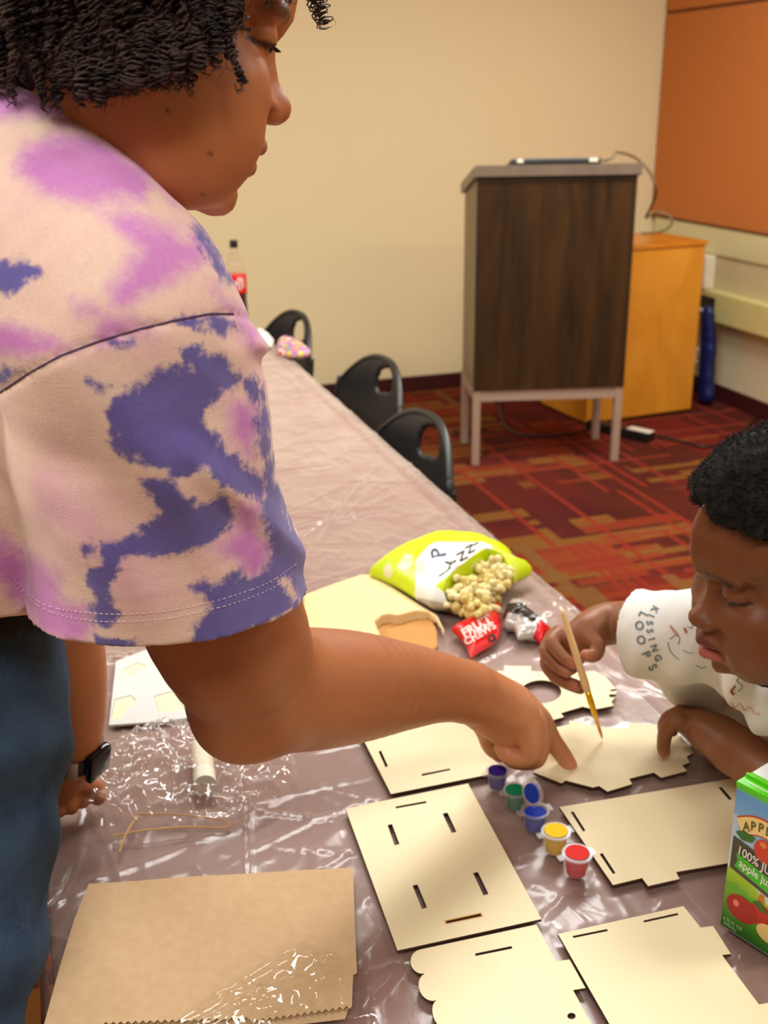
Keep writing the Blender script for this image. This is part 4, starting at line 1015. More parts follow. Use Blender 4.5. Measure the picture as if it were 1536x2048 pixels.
B_BLUE = [[(.4427*x, 560+.4427*y) for x, y in p] for p in B_BLUE]+[[(-40, 120), (50, 145), (20, 165), (-40, 155)], [(143, 203), (190, 215), (200, 232), (165, 225)], [(-30, 525), (40, 522), (90, 535), (60, 560), (35, 585), (-30, 580)], [(383, 425), (432, 498), (465, 565), (440, 550), (410, 500), (388, 460)], [(375, 1258), (425, 1200), (520, 1150), (560, 1130), (562, 1160), (585, 1205), (600, 1195), (585, 1150), (600, 1110), (625, 1190), (560, 1235), (480, 1272), (380, 1300)], [(395, 885), (450, 900), (520, 945), (550, 985), (500, 1000), (440, 965), (400, 930)]]
B_PUR = [[(40, 300), (100, 270), (200, 270), (300, 330), (310, 370), (280, 400), (180, 410), (100, 400), (40, 350)], [(190, 420), (260, 430), (330, 450), (400, 480), (410, 520), (350, 560), (300, 590), (260, 620), (210, 620), (220, 570), (250, 540), (280, 500), (240, 470)],
 [(-40, 160), (60, 170), (120, 210), (200, 250), (150, 260), (90, 230), (-40, 250)], [(150, 610), (190, 605), (205, 635), (160, 645)], [(-40, 635), (60, 660), (140, 700), (40, 715), (-40, 700)], [(210, 620), (270, 625), (300, 660), (200, 690), (190, 650)], [(420, 560), (450, 590), (490, 640), (470, 650)], [(250, 250), (330, 345), (370, 400), (350, 400), (280, 320)]]
B_PUR += [[(.4427*x, 560+.4427*y) for x, y in p] for p in ([(1060, 540), (1140, 560), (1160, 650), (1140, 800), (1100, 790), (1040, 700), (1050, 600)], [(1130, 880), (1225, 940), (1180, 980), (1080, 920)], [(1060, 1010), (1170, 1000), (1180, 1130), (1230, 1250), (1150, 1340), (1090, 1280), (980, 1230), (1060, 1130)], [(-100, 1100), (60, 1200), (170, 1260), (270, 1350), (280, 1420), (380, 1480), (410, 1560), (400, 1640), (300, 1640), (180, 1580), (40, 1400), (-100, 1290)], [(1100, 150), (1180, 230), (1170, 330), (1110, 300), (1060, 200)])]
def dye_mask(polys, P):
    x, y, z = pix(P); near = z < 1.2; s = z/FPX; best = np.full(len(P), 99.0)
    for p in polys:
        p = np.array(p, float); bb = (x > p[:, 0].min()-90) & (x < p[:, 0].max()+90) & (y > p[:, 1].min()-90) & (y < p[:, 1].max()+90)
        if bb.any(): best[bb] = np.minimum(best[bb], sdpoly(x[bb], y[bb], p))
    return np.clip(-best*s, -.03, .03)
def dye_mat():
    t = NT('tie_dye_cotton'); v = t.coord()
    def attr(n): return t.node('ShaderNodeAttribute', attribute_name=n).outputs['Fac']
    n1 = t.noise(v, 70, 6, .7); n2 = t.noise(v, 42, 6, .7)
    off = lambda n, a: t.math('MULTIPLY', t.math('SUBTRACT', n, .5), a)
    def sm(x, w_):
        m = t.node('ShaderNodeMapRange', interpolation_type='SMOOTHSTEP'); t.link(x, m.inputs[0]); m.inputs[1].default_value = -w_; m.inputs[2].default_value = w_; return m.outputs[0]
    b = sm(t.math('ADD', attr('blue'), off(n1, .026)), .0032); p = sm(t.math('ADD', attr('pur'), off(n2, .028)), .009)
    big = t.noise(v, 6, 3); pink = t.ramp(t.noise(v, 9, 4), [(.35, (244, 216, 196)), (.55, (240, 206, 188)), (.72, (232, 184, 192))])
    pc = t.ramp(t.noise(v, 20, 4), [(.3, (200, 118, 196)), (.7, (214, 138, 208))])
    bc = t.ramp(t.noise(v, 24, 5, .7), [(.3, (84, 78, 156)), (.7, (102, 96, 176))])
    c = t.mix(t.math('MULTIPLY', p, .92), pink, pc); c = t.mix(t.math('MULTIPLY', b, .95), c, bc)
    fz = t.noise(t.coord('Object', (1, 1, 1)), 420, 3, .7); f = t.node('ShaderNodeMapRange'); t.link(fz, f.inputs[0]); f.inputs[3].default_value = .86; f.inputs[4].default_value = 1.12
    mx = t.node('ShaderNodeVectorMath', operation='SCALE'); t.link(c, mx.inputs[0]); t.link(f.outputs[0], mx.inputs['Scale'])
    t.link(mx.outputs[0], t.p.inputs['Base Color']); t.set(Roughness=.9); t.p.inputs['Specular IOR Level'].default_value = .15
    t.p.inputs['Sheen Weight'].default_value = .25; t.p.inputs['Sheen Roughness'].default_value = .5
    t.bump(t.noise(v, 700, 3, .7), .35, .0012); return t.m
shirt = np_mesh('t_shirt', V-WO, F, dye_mat(), wo); setfloat(shirt, 'blue', dye_mask(B_BLUE, V)); setfloat(shirt, 'pur', dye_mask(B_PUR, V))
bv_shirt = BVHTree.FromPolygons([tuple(v) for v in V], [tuple(map(int, q)) for q in F])
def onto(bv, x, y, lift=.0006):
    d = ray(x, y); d = d/np.linalg.norm(d); h = bv.ray_cast(Vector(CAM), Vector(d), 4)
    if h[0] is None: return None
    n = Vector(h[1]); n = n if n.dot(Vector(d)) < 0 else -n
    return np.array(h[0]+n*lift)
def run_on(bv, pts, step=3.0, lift=.0006):
    out = []; P = np.array(pts, float)
    for a, b in zip(P[:-1], P[1:]):
        m = max(2, int(np.linalg.norm(b-a)/step))
        for k in range(m):
            q = onto(bv, *(a+(b-a)*k/m), lift)
            if q is not None: out.append(q)
    return out
sm_ = run_on(bv_shirt, [(x, y) for x, y in SEAM if -80 < x < 510], lift=-.0001)
MB().tube([p-WO for p in sm_], .0008, 6).build('shoulder_seam', simple('seam_groove_shade', (84, 58, 92), .9), shirt, smooth=True)  # dark tube puts the seam groove's shade into colour
def px_spl(pts, n=10): return [tuple(p[:2]) for p in spline([np.array([x, y, 0.]) for x, y in pts], n)]
sb = MB()
for line in ([(28, 1158), (60, 1190), (100, 1213), (165, 1224), (250, 1228), (330, 1222), (400, 1209), (470, 1190), (540, 1163), (594, 1126)], [(34, 1175), (66, 1203), (108, 1226), (175, 1240), (255, 1243), (335, 1237), (408, 1222), (480, 1202), (548, 1174), (598, 1137)]):
    pts = run_on(bv_shirt, px_spl(line), 2.0, .0004); acc = []; L = 0
    for a, b in zip(pts[:-1], pts[1:]):
        L += np.linalg.norm(b-a); 
        if (L % .0042) < .0032: acc.append(b-WO)
        else:
            if len(acc) > 1: sb.tube(acc, .00028, 4)
            acc = []
    if len(acc) > 1: sb.tube(acc, .00028, 4)
sb.build('hem_stitching', simple('white_thread', (232, 206, 220), .8), shirt, smooth=True)

# ---------------------------------------------------------------- jeans, black band, watch
j = Field()
j.chain([(PD(-290, 1290, .97), .175), (PD(-285, 1440, .97), .180), (PD(-255, 1640, .955), .152), (PD(-280, 1900, .94), .150), (PD(-320, 2300, .93), .125), (PD(-380, 2900, .93), .09)], .05)
for hp, kn_, an_ in legs: j.chain([(hp, .135), (kn_, .082), (an_+[0, 0, .02], .072)], .04)
j.custom(lambda P: (P@UP-PD(-100, 1200, .9)@UP), PD(-100, 1200, .9), 3, .004, 'i'); j.custom(lambda P: .045-P[:, 2], (-.3, 1, 0), 3, .003, 'i')
def jw(P, d):
    x, y, z = pix(P); 
    return d-.007*vnoise(P*[1, 1, .8], 10, 4, 3)-.004*np.sin((y+.5*x)/30+2*vnoise(P, 7, 1, 2))*np.clip((y-1380)/100, 0, 1)*np.clip((2300-y)/300, 0, 1)
j.post.append(jw)
Vj, Fj = surf(j, (-.8, .3, .03), (.3, 1.6, 1.15), .006)
def denim(name, c1, c2):
    t = NT(name); v = t.coord(); n = t.noise(v, 16, 5, .7); c = t.ramp(n, [(.3, c1), (.7, c2)]); sp_ = t.ramp(t.noise(v, 330, 2), [(.70, (0, 0, 0, 1)), (.76, (1, 1, 1, 1))])
    t.link(t.mix(t.math('MULTIPLY', sp_, .25), c, lin((150, 165, 180))), t.p.inputs['Base Color']); t.set(Roughness=.9); t.p.inputs['Specular IOR Level'].default_value = .15
    wv = t.node('ShaderNodeTexWave', i_Scale=260, i_Distortion=.5, bands_direction='DIAGONAL'); t.link(v, wv.inputs['Vector']); t.bump(wv.outputs[0], .25, .0008); return t.m
jeans = np_mesh('jeans', Vj-WO, Fj, denim('blue_denim', (42, 58, 80), (64, 86, 110)), wo)
bvj = BVHTree.FromPolygons([tuple(v) for v in Vj], [tuple(map(int, q)) for q in Fj])
# black band between shirt and jeans
wbm = Field(); wbm.chain([(PD(-290, 1290, .97), .183), (PD(-285, 1440, .97), .186)], .05)
lo_ = PD(-100, 1275, .9)@UP; hi_ = PD(-100, 1196, .9)@UP
wbm.custom(lambda P: np.maximum(lo_-P@UP, P@UP-hi_), PD(-100, 1250, .9), 3, .004, 'i'); wbm.post.append(lambda P, d: d-.003*vnoise(P, 20, 3, 2))
Vb, Fb = surf(wbm, (-.8, .3, .6), (.3, 1.6, 1.3), .006); np_mesh('dark_band', Vb-WO, Fb, simple('band_black', (14, 15, 18), .9), jeans)
for hp, kn_, an_ in legs:
    s = Field(); s.chain([(an_+[-.045, 0, -.035], .042), (an_+[.06, 0, -.035], .043), (an_+[.15, -.01, -.042], .034)], .02); s.custom(lambda P: .0-P[:, 2], an_, 1, .003, 'i'); s.custom(lambda P: P[:, 2]-.075, an_, 1, .01, 'i')
    Vs, Fs = surf(s, an_-[.2, .15, .08], an_+[.3, .15, .1], .006); np_mesh('shoe', Vs-WO, Fs, simple('black_sneaker', (20, 20, 22), .6), wo)
# smartwatch on the left wrist
wc = PD(146, 1496, 1.20); wd = unit(PD(142, 1540, 1.218)-PD(146, 1430, 1.17)); u = unit(np.cross(wd, [0, 0, 1])); v = np.cross(wd, u)
ring = [wc+.0300*(math.cos(a)*u+math.sin(a)*v) for a in np.linspace(0, 2*math.pi, 40)[:-1]]
strap = MB(); Vr = []; 
for a in np.linspace(0, 2*math.pi, 49)[:-1]:
    rd = math.cos(a)*u+math.sin(a)*v
    for r_, h_ in ((.0285, -.011), (.0325, -.011), (.0325, .011), (.0285, .011)): Vr.append(wc+rd*r_+wd*h_-WO)
Fr = [(i*4+k, i*4+(k+1) % 4, ((i+1) % 48)*4+(k+1) % 4, ((i+1) % 48)*4+k) for i in range(48) for k in range(4)]
wt = from_py('wristwatch', Vr, Fr, simple('black_silicone', (10, 10, 12), .45), wo, auto=40)
rd = unit(RT*.85-FW*.5); rd = unit(rd-wd*(rd@wd)); tg = np.cross(wd, rd)
def obox(c, ax, half, name, mat, parent, bev=.002):
    T = Matrix(((ax[0][0], ax[1][0], ax[2][0], c[0]), (ax[0][1], ax[1][1], ax[2][1], c[1]), (ax[0][2], ax[1][2], ax[2][2], c[2]), (0, 0, 0, 1)))
    return MB().box([-h for h in half], half, T=T, bev=bev).build(name, mat, parent, auto=40)
obox(wc+rd*.0345-WO, (tg, wd, rd), (.0165, .019, .005), 'watch_case', simple('black_glass', (6, 6, 8), .1), wt, .004)
rd2 = unit(-FW*.9+RT*.25); rd2 = unit(rd2-wd*(rd2@wd)); tg2 = np.cross(wd, rd2)
obox(wc+rd2*.0335-WO, (tg2, wd, rd2), (.006, .0125, .0022), 'buckle', simple('steel_buckle', (190, 180, 165), .25, Metallic=.9), wt, .001)

# ---------------------------------------------------------------- curly hair of the woman
SKC = HW.pt(-.002, .018, 0); SR = np.array([.104, .112, .082])
def hug(P, gap=.004):
    q = (P-SKC)@HW.A.T/SR; n = np.linalg.norm(q)
    m = 1+gap/.09
    if n < m: P = SKC+((q/n*m)*SR)@HW.A
    return P
cap = Field(); cap.ell(HW.pt(-.012, .030, 0), (.106, .112, .086), HW.A, .01); cap.ell(HW.pt(-.050, -.030, 0), (.055, .065, .066), HW.A, .02)
cap.custom(lambda P: -((HW.loc(P)[:, 0]-.060)*-.72+(HW.loc(P)[:, 1]+.0)*.69+.0), HW.O, 1, .01, 'i') if 0 else None
def capcut(P, d):
    q = HW.loc(P); return np.maximum(d, np.minimum(-(q[:, 1]-.060)+0*.0, (q[:, 0]-.028)+.15*(0-q[:, 1]))*1.0) if 0 else np.maximum(d, np.where(q[:, 1] > .055, q[:, 0]-.085, q[:, 0]-.030-.9*np.maximum(q[:, 1], -.02)))-.003*vnoise(P, 60, 3, 2)
cap.post.append(capcut)
Vc, Fc = surf(cap, HW.O-.2, HW.O+.2, .004)
rg = np.random.default_rng(3); curves = []; rad = []
down = np.array([0, 0, -1.0])
def lock(u_, v_, w_, L, spread=1.0, rh=.0033, thick=None):
    d0 = unit((HW.pt(u_, v_, w_)-SKC)); p = hug(SKC+d0*.01, .0)
    q = d0@HW.A.T; s = 1/np.linalg.norm(q/SR); p = SKC+d0*(s+.002); path = [p]; step = .006; vel = unit(d0*1.0+rg.normal(0, .25, 3))
    for i in range(int(L/step)):
        vel = unit(vel*.72+down*.42+d0*.05*spread+rg.normal(0, .10, 3)); p = p+vel*step
        gap = .006+.024*spread*min(1, i*step/.05)*rg.uniform(.9, 1.1); p = hug(p, gap*.8); path.append(p)
        ql = HW.loc(p)
        if ql[1] < np.interp(ql[0], [-.08, -.043, 0, .03, .052, .08], [-.085, -.08, -.056, -.043, -.016, .02])+rg.uniform(-.004, .006) and len(path) > 2: break
    L = max(.012, len(path)*step)
    for s2 in range(3):
        curves.append(coil(None, path, rh*rg.uniform(.8, 1.25), L/.0068*rg.uniform(.85, 1.15), None, ph=rg.uniform(0, 6.28)+s2*2.1, nseg=int(L*1000*1.15))); rad.append((thick or .00085)*rg.uniform(.7, 1.25))
N = 900
for i in range(N):
    z_ = 1-1.35*(i+.5)/N; a = i*2.39996; r_ = math.sqrt(max(0, 1-z_*z_)); u_, w_, v_ = r_*math.cos(a), r_*math.sin(a), z_
    hv = v_*.11+.018; uu = u_*.1
    if hv < .060 and uu > .022+.55*max(0, hv): continue
    if hv >= .060 and uu > .078: continue
    L = rg.uniform(.05, .085)+.015*(hv < .02)
    if uu > .03: L *= .62
    lock(uu, hv, w_*.08, L, rg.uniform(.4, 1.2))
# loose tendrils in front of the ear, at the nape and over the forehead
def tendril(pts, rh=.0030, turns=9, rt=.0008, n=3):
    path = spline([PD(*p) for p in pts], 6)
    for k in range(n): curves.append(coil(None, path, rh*(1+.25*k), turns*(1+.1*k), None, ph=k*2.1, nseg=int(turns*11))); rad.append(rt)
tendril([(440, 20, .635), (452, 60, .632), (462, 105, .63), (478, 140, .632), (488, 165, .634)], .0022, 8, .0008)
tendril([(440, 10, .64), (448, 50, .634), (455, 95, .632), (470, 125, .632)], .0032, 7, .0009)
tendril([(480, 150, .633), (490, 165, .634), (478, 178, .634)], .0012, 3, .0004, 2)
tendril([(205, 130, .65), (212, 180, .655), (218, 215, .66), (219, 240, .664)], .0016, 9, .0008)
tendril([(618, -60, .76), (628, -10, .76), (640, 20, .76), (650, 48, .76)], .0040, 6, .0006)
tendril([(630, -60, .765), (640, -10, .765), (644, 25, .765), (652, 55, .765)], .0050, 5, .0005)
tendril([(560, -60, .68), (568, -20, .672), (572, 10, .67)], .0022, 6, .0005, 2)
for i in range(330):   # side fringe of locks falling over temple and cheek
    x = rg.uniform(-60, 470); yb = np.interp(x, [-20, 60, 130, 200, 240, 290, 350, 400, 440, 470], [88, 128, 180, 215, 180, 180, 165, 140, 100, 60])-rg.uniform(0, 55); dp = np.interp(x, [-60, 150, 300, 470], [.64, .615, .608, .622])+rg.uniform(0, .03)
    x0 = x+rg.uniform(-25, 25); pts = [(x0, yb-120, dp+.02), (x0+rg.uniform(-8, 8), yb-80, dp+.004), (x+rg.uniform(-8, 8), yb-40, dp), (x, yb, dp+.004)]
    tendril(pts, rg.uniform(.0022, .0040), rg.uniform(9, 13), rg.uniform(.0006, .0009), 3)
# frizz: short loose arcs around the locks
allp = np.concatenate(curves); pick = allp[rg.integers(0, len(allp), 5200)]; fr = []; 
for p in pick:
    a = unit(rg.normal(size=3)); b = unit(np.cross(a, rg.normal(size=3))); th = np.linspace(0, rg.uniform(2.5, 6), 7)[:, None]; r_ = rg.uniform(.0018, .0042); fr.append(p+r_*(np.cos(th)*a+np.sin(th)*b-a)+th*.0004*down)
V1, F1 = fast_tubes(curves, rad, 4); V2, F2 = fast_tubes(fr, [.00022]*len(fr), 3); Vt = np.concatenate([V1, V2]); Ft = np.concatenate([F1, F2+len(V1)])
hairW = np_mesh('hair', np.concatenate([Vt, Vc])-WO, np.concatenate([Ft, Fc+len(Vt)]), hair_mat('dark_brown_curls', (16, 11, 10), (82, 60, 50)), wo)
# ---------------------------------------------------------------- the boy
CHILD = [(.094, .088), (.106, .064), (.109, .040), (.105, .018), (.0965, .006), (.0925, -.002), (.0935, -.012), (.0975, -.022), (.1040, -.032), (.1095, -.039), (.1095, -.046), (.1045, -.051), (.0975, -.053), (.0975, -.056), (.1025, -.061), (.1085, -.068), (.1075, -.0735), (.0975, -.0765), (.0975, -.078), (.1045, -.082), (.1065, -.088), (.102, -.094), (.094, -.098), (.092, -.102), (.092, -.110), (.089, -.117), (.080, -.121), (.060, -.120), (.030, -.110), (.008, -.105), (-.040, -.10), (-.085, -.075), (-.104, -.02), (-.106, .03), (-.09, .085), (-.05, .122), (.0, .135), (.055, .122)]
def cam3(v): return unit(RT*v[0]+UP*v[1]-FW*v[2])
HB = Head(PD(1580, 1119, 1.0), cam3((-.97, -.25, .09)), cam3((-.18, .87, .46)), .87)
bo = thing('person', 'boy in white printed shirt looking down and painting with a thin brush', 'person', (1.02, .98, 0))
BO = np.array(bo.location)
fb = Field(); face_field(fb, HB, CHILD, .078, 1.05, lid=-.0002)
for sd in (-1, 1): fb.ell(HB.pt(.036, -.070, .040*sd), np.array([.044, .044, .028])*.87, HB.A, .02)
nkB = PD(1590, 1330, 1.12); rsB = PD(1440, 1275, 1.22); lsB = PD(1720, 1400, 1.06)
chB = np.array([.87, 1.0, .84]); hpB = np.array([1.00, .96, .60])
fb.cone(HB.pt(-.02, -.06, 0), nkB, .045, .046, .02)
fb.chain([(nkB, .045), (chB, .082), (hpB, .085)], .03)
fb.chain([(nkB, .04), (rsB, .034)], .02); fb.chain([(nkB, .04), (lsB, .034)], .02)
fb.chain([(rsB, .036), (PD(1350, 1255, 1.31), .032), (PD(1245, 1246, 1.37), .0275), (PD(1205, 1250, 1.375), .0265), (PD(1180, 1262, 1.365), .0235)], .012)
fb.chain([(PD(1178, 1265, 1.363), .0215), (PD(1150, 1280, 1.368), .0205), (PD(1125, 1290, 1.38), .018)], .010)
fb.chain([(PD(1160, 1285, 1.375), .019), (PD(1135, 1325, 1.395), .017)], .010)
finger(fb, [(1118, 1268, 1.37, .0115), (1104, 1284, 1.350, .0088), (1124, 1312, 1.338, .0078), (1146, 1328, 1.335, .0070)], .002)
finger(fb, [(1108, 1275, 1.382, .0115), (1092, 1302, 1.362, .0088), (1112, 1330, 1.352, .0080), (1134, 1344, 1.347, .0074)], .002)
finger(fb, [(1104, 1290, 1.395, .0115), (1094, 1330, 1.385, .0088), (1120, 1358, 1.375, .0082), (1153, 1371, 1.365, .0075)], .002)
finger(fb, [(1110, 1305, 1.41, .0115), (1104, 1345, 1.40, .0086), (1130, 1365, 1.395, .0080), (1160, 1378, 1.388, .0070)], .002)
finger(fb, [(1172, 1270, 1.352, .0125), (1194, 1290, 1.338, .0100), (1190, 1310, 1.330, .0086), (1171, 1311, 1.327, .0076)], .003)
lw_ = PD(1470, 1500, 1.245)
fb.chain([(lsB, .036), (PD(1680, 1640, 1.10), .031), (PD(1560, 1560, 1.19), .030), (lw_, .0270)], .015)
fb.chain([(lw_, .0265), (PD(1428, 1470, 1.275), .0250), (PD(1388, 1450, 1.305), .0185)], .010)
fb.chain([(PD(1455, 1505, 1.26), .0150), (PD(1415, 1478, 1.285), .0140)], .008)
fb.chain([(PD(1450, 1470, 1.27), .018), (PD(1400, 1442, 1.325), .0165)], .010)
finger(fb, [(1385, 1450, 1.295, .0115), (1352, 1444, 1.293, .0098), (1332, 1464, 1.300, .0090), (1327, 1492, 1.312, .0080), (1328, 1503, 1.3165, .0074)], .003)
finger(fb, [(1380, 1442, 1.318, .0115), (1348, 1432, 1.320, .0098), (1330, 1448, 1.330, .0088), (1330, 1474, 1.342, .0076)], .003)
finger(fb, [(1390, 1436, 1.335, .0115), (1358, 1426, 1.345, .0094), (1342, 1440, 1.356, .0084), (1344, 1462, 1.362, .0074)], .003)
finger(fb, [(1402, 1436, 1.345, .0110), (1378, 1430, 1.362, .0090), (1364, 1444, 1.372, .0080), (1364, 1456, 1.378, .0072)], .003)
finger(fb, [(1440, 1460, 1.30, .0125), (1420, 1462, 1.33, .0095), (1402, 1466, 1.348, .0078)], .003)
for sy in (-1, 1):
    hp = hpB+[.01, .055*sy, -.02]; an_ = np.array([1.06, hp[1]+.02*sy, .05]); fb.chain([(hp, .075), (np.array([1.02, hp[1]+.01*sy, .33]), .046), (an_, .032)], .02)
V, F = surf(fb, (.48, .5, .0), (1.25, 1.4, 1.35), .0021)
C = np.tile(np.array(lin((138, 87, 55))[:3]), (len(V), 1)); hm = np.linalg.norm(V-HB.O, axis=1) < .16
C[hm] = np.array(lin((122, 73, 43))[:3]); Ch = C[hm].copy()
face_colors(HB, V[hm], None, ((92, 46, 36), (176, 92, 88)), (44, 26, 16), Ch); C[hm] = Ch
for p_, r_ in ((PD(1171, 1311, 1.325), .013), (PD(1328, 1505, 1.316), .012), (PD(1146, 1328, 1.33), .010), (PD(1134, 1345, 1.345), .011), (PD(1153, 1371, 1.362), .012)):
    tip = np.clip(1.3-np.linalg.norm(V-p_, axis=1)/r_, 0, 1)[:, None]*.6; C = C*(1-tip)+np.array(lin((196, 120, 94))[:3])*tip
bb_ = np_mesh('body', V-BO, F, skin_mat('dark_brown_skin', .42), bo); setcol(bb_, C)
for sd in (-1, 1):
    e = eye(HB, 'eye', bo, sd, look=(.8, -.6)); e.data.transform(Matrix.Translation(-Vector(bo.location)))
cur = []
for sd in (-1, 1):
    for k_ in range(13):
        a = k_/12; wv = .018+a*.028; b = HB.pt(.0875-.9*max(0, wv-.030)**1.2*.35, -.0045, wv*sd); cur.append(np.array([b+HB.k*(HB.F*x*.8+HB.U*(-.75*x)+HB.L*sd*(a-.4)*x*.5) for x in (0, .0025, .0045, .0065)]))
for h_ in (cur[:13], cur[13:]):
    Vv, Ff = fast_tubes([np.array(spline(list(c), 3)) for c in h_], [.00014]*13, 3); np_mesh('eyelashes', Vv-BO, Ff, MATS['lash_black'], bo)
# short afro hair
hc = Field(); k = .87
hc.ell(HB.pt(-.001, .042, 0), np.array([.116, .107, .092])*k, HB.A, .01); hc.ell(HB.pt(-.05, -.015, 0), np.array([.066, .070, .072])*k, HB.A, .02)
def hcut(P, d):
    q = HB.loc(P); w_ = np.abs(q[:, 2]); front = np.minimum(.092, .088-1.6*(.082-q[:, 1]))-.45*np.maximum(w_-.025, 0)
    return np.maximum(d, (q[:, 0]-np.maximum(front, .004))*.7*k)-.0035*vnoise(P, 90, 7, 2)
hc.post.append(hcut)
Vc, Fc = surf(hc, HB.O-.2, HB.O+.2, .003)
# small curls over the whole cap
sel = RNG.choice(len(Vc), 7000, replace=False); nrm = Vc[sel]-HB.pt(-.01, .02, 0); nrm /= np.linalg.norm(nrm, axis=1)[:, None]; cs = []; rs = []
for p, n_ in zip(Vc[sel], nrm):
    a = unit(np.cross(n_, RNG.normal(size=3))); b = np.cross(n_, a); th = np.linspace(0, 2*math.pi*RNG.uniform(.8, 1.5), 9); r_ = RNG.uniform(.0012, .0024)
    cs.append(p+n_*(.0006+.0028*th[:, None]/6.3)+r_*(np.cos(th)[:, None]*a+np.sin(th)[:, None]*(b*.8+n_*.6))); rs.append(RNG.uniform(.00022, .0004))
Vt, Ft = fast_tubes(cs, rs, 3)
np_mesh('hair', np.concatenate([Vt, Vc])-BO, np.concatenate([Ft, Fc+len(Vt)]), hair_mat('short_black_curls', (9, 8, 7), (34, 28, 24), .8), bo)
# white printed shirt
sh = Field(); sh.chain([(nkB+[.0, .0, -.012], .060), (chB+[.0, 0, .0], .095), (hpB+[0, 0, .05], .112), (hpB+[.01, 0, -.04], .118)], .04)
sh.chain([(nkB+[0, 0, -.01], .055), (PD(1500, 1285, 1.19), .056), (rsB, .056), (PD(1370, 1275, 1.275), .055), (PD(1310, 1272, 1.33), .052), (PD(1262, 1262, 1.37), .054)], .03)
sh.chain([(PD(1370, 1290, 1.33), .052), (PD(1405, 1340, 1.36), .054), (PD(1465, 1375, 1.38), .056), (chB, .09)], .03)
sh.chain([(nkB+[0, 0, -.01], .055), (lsB, .060), (PD(1720, 1520, 1.08), .055)], .03)
cs0 = PD(1276, 1250, 1.36); cn = unit(PD(1240, 1246, 1.375)-PD(1330, 1262, 1.30)+RT*-.05)
def shp(P, d):
    x, y, z = pix(P); near = (np.linalg.norm(P-cs0, axis=1) < .13)
    d = d-.004*vnoise(P, 14, 6, 3)-.0035*np.sin((x*.75+y*.35)/13+2*vnoise(P, 16, 4, 2))*np.clip((y-1260)/90, 0, 1)
    return np.where(near, np.maximum(d, (P-cs0)@cn), d)
sh.post.append(shp)
ncut = HB.pt(-.012, -.135, 0)
inn = Field(); inn.chain([(PD(1330, 1262, 1.31), .034), (PD(1250, 1247, 1.37), .040), (PD(1215, 1244, 1.38), .040)], .01); inn.cone(HB.pt(.0, -.05, 0), nkB+[0, 0, .0], .058, .050, .01)
def hol(P, d):
    idx = np.nonzero(d < .03)[0]; 
    if len(idx): d[idx] = np.maximum(d[idx], -inn(P[idx]))
    return d
sh.post.append(hol)
Vs, Fs = surf(sh, (.48, .5, .45), (1.3, 1.4, 1.15), .0032, margin=1.7)
bshirt = np_mesh('t_shirt', Vs-BO, Fs, simple('white_cotton_jersey', (224, 227, 222), .85, .05, 14, .3, 600), bo)
bvs = BVHTree.FromPolygons([tuple(v) for v in Vs], [tuple(map(int, q)) for q in Fs])
def decal(bv, body, cx, cy, size, rot, mat, parent, off, shear=0, lift=.0008, flipx=1, name='print', bold=0, outline=False):
    Vx, Fx = text_verts(body, size, 'CENTER', 0, shear, 1.0, 3, bold); c, s_ = math.cos(rot), math.sin(rot); out = []
    for v in Vx:
        x, y = v.x*flipx, -v.y; q = onto(bv, cx+x*c-y*s_, cy+x*s_+y*c, lift); out.append(q)
    ok = [f_ for f_ in Fx if all(out[i] is not None and np.linalg.norm(out[i]-out[f_[0]]) < .04 for i in f_)]
    out = [q if q is not None else np.zeros(3) for q in out]
    if not ok: return None
    u = sorted({i for f_ in ok for i in f_}); mp_ = {i: k_ for k_, i in enumerate(u)}
    return from_py(name, [out[i]-off for i in u], [tuple(mp_[i] for i in f_) for f_ in ok], mat, parent)
m_gp = simple('slate_print', (104, 122, 132), .8); m_op = simple('coral_print', (222, 172, 148), .8); m_bp = simple('brown_print', (172, 116, 84), .8)
def strokes(lines, mat, name, w_=.0007):
    q = MB()
    for ln in lines:
        P = run_on(bvs, px_spl(ln, 5), 2.5, .0003)
        P = [P[0]]+[b for a, b in zip(P[:-1], P[1:]) if np.linalg.norm(a-b) < .02] if P else []
        if len(P) > 2: q.tube([p-BO for p in P], w_, 5, flat=.5)
    if q.V: q.build(name, mat, bshirt)
arc1 = [(1298, 1214), (1286, 1222), (1278, 1242), (1280, 1270), (1290, 1300), (1304, 1328), (1316, 1346)]
for i, ch in enumerate('KISSING'):
    a = np.array(px_spl([(1312, 1214), (1301, 1236), (1300, 1262), (1307, 1290), (1318, 1322)], 10)); p = a[int(2+i*(len(a)-5)/6)]; tdir = a[min(len(a)-1, int(2+i*(len(a)-5)/6)+1)]-p
    decal(bvs, ch, p[0], p[1], 19, math.atan2(tdir[1], tdir[0]), m_gp, bshirt, BO, name='printed_letter', bold=.5)
for i, ch in enumerate('LOOPS'):
    a = np.array(px_spl([(1290, 1222), (1279, 1248), (1282, 1280), (1294, 1312), (1308, 1340)], 10)); p = a[int(3+i*(len(a)-6)/4)]; tdir = a[min(len(a)-1, int(3+i*(len(a)-6)/4)+1)]-p
    decal(bvs, ch, p[0], p[1], 24, math.atan2(tdir[1], tdir[0]), m_gp, bshirt, BO, name='printed_letter', bold=.5)
strokes([[(1336, 1284), (1340, 1300), (1350, 1312), (1360, 1320)], [(1340, 1278), (1352, 1270), (1360, 1276), (1356, 1290)], [(1375, 1252), (1382, 1256), (1386, 1248)], [(1366, 1300), (1378, 1306), (1386, 1304)], [(1392, 1330), (1404, 1336), (1412, 1332)], [(1480, 1350), (1474, 1362), (1484, 1372), (1476, 1384)]], m_gp, 'line_drawing')
strokes([[(1342, 1252), (1350, 1262), (1358, 1272)], [(1370, 1256), (1374, 1266)], [(1471, 1372), (1464, 1382), (1470, 1390)]], m_bp, 'bird_drawing', .0022)
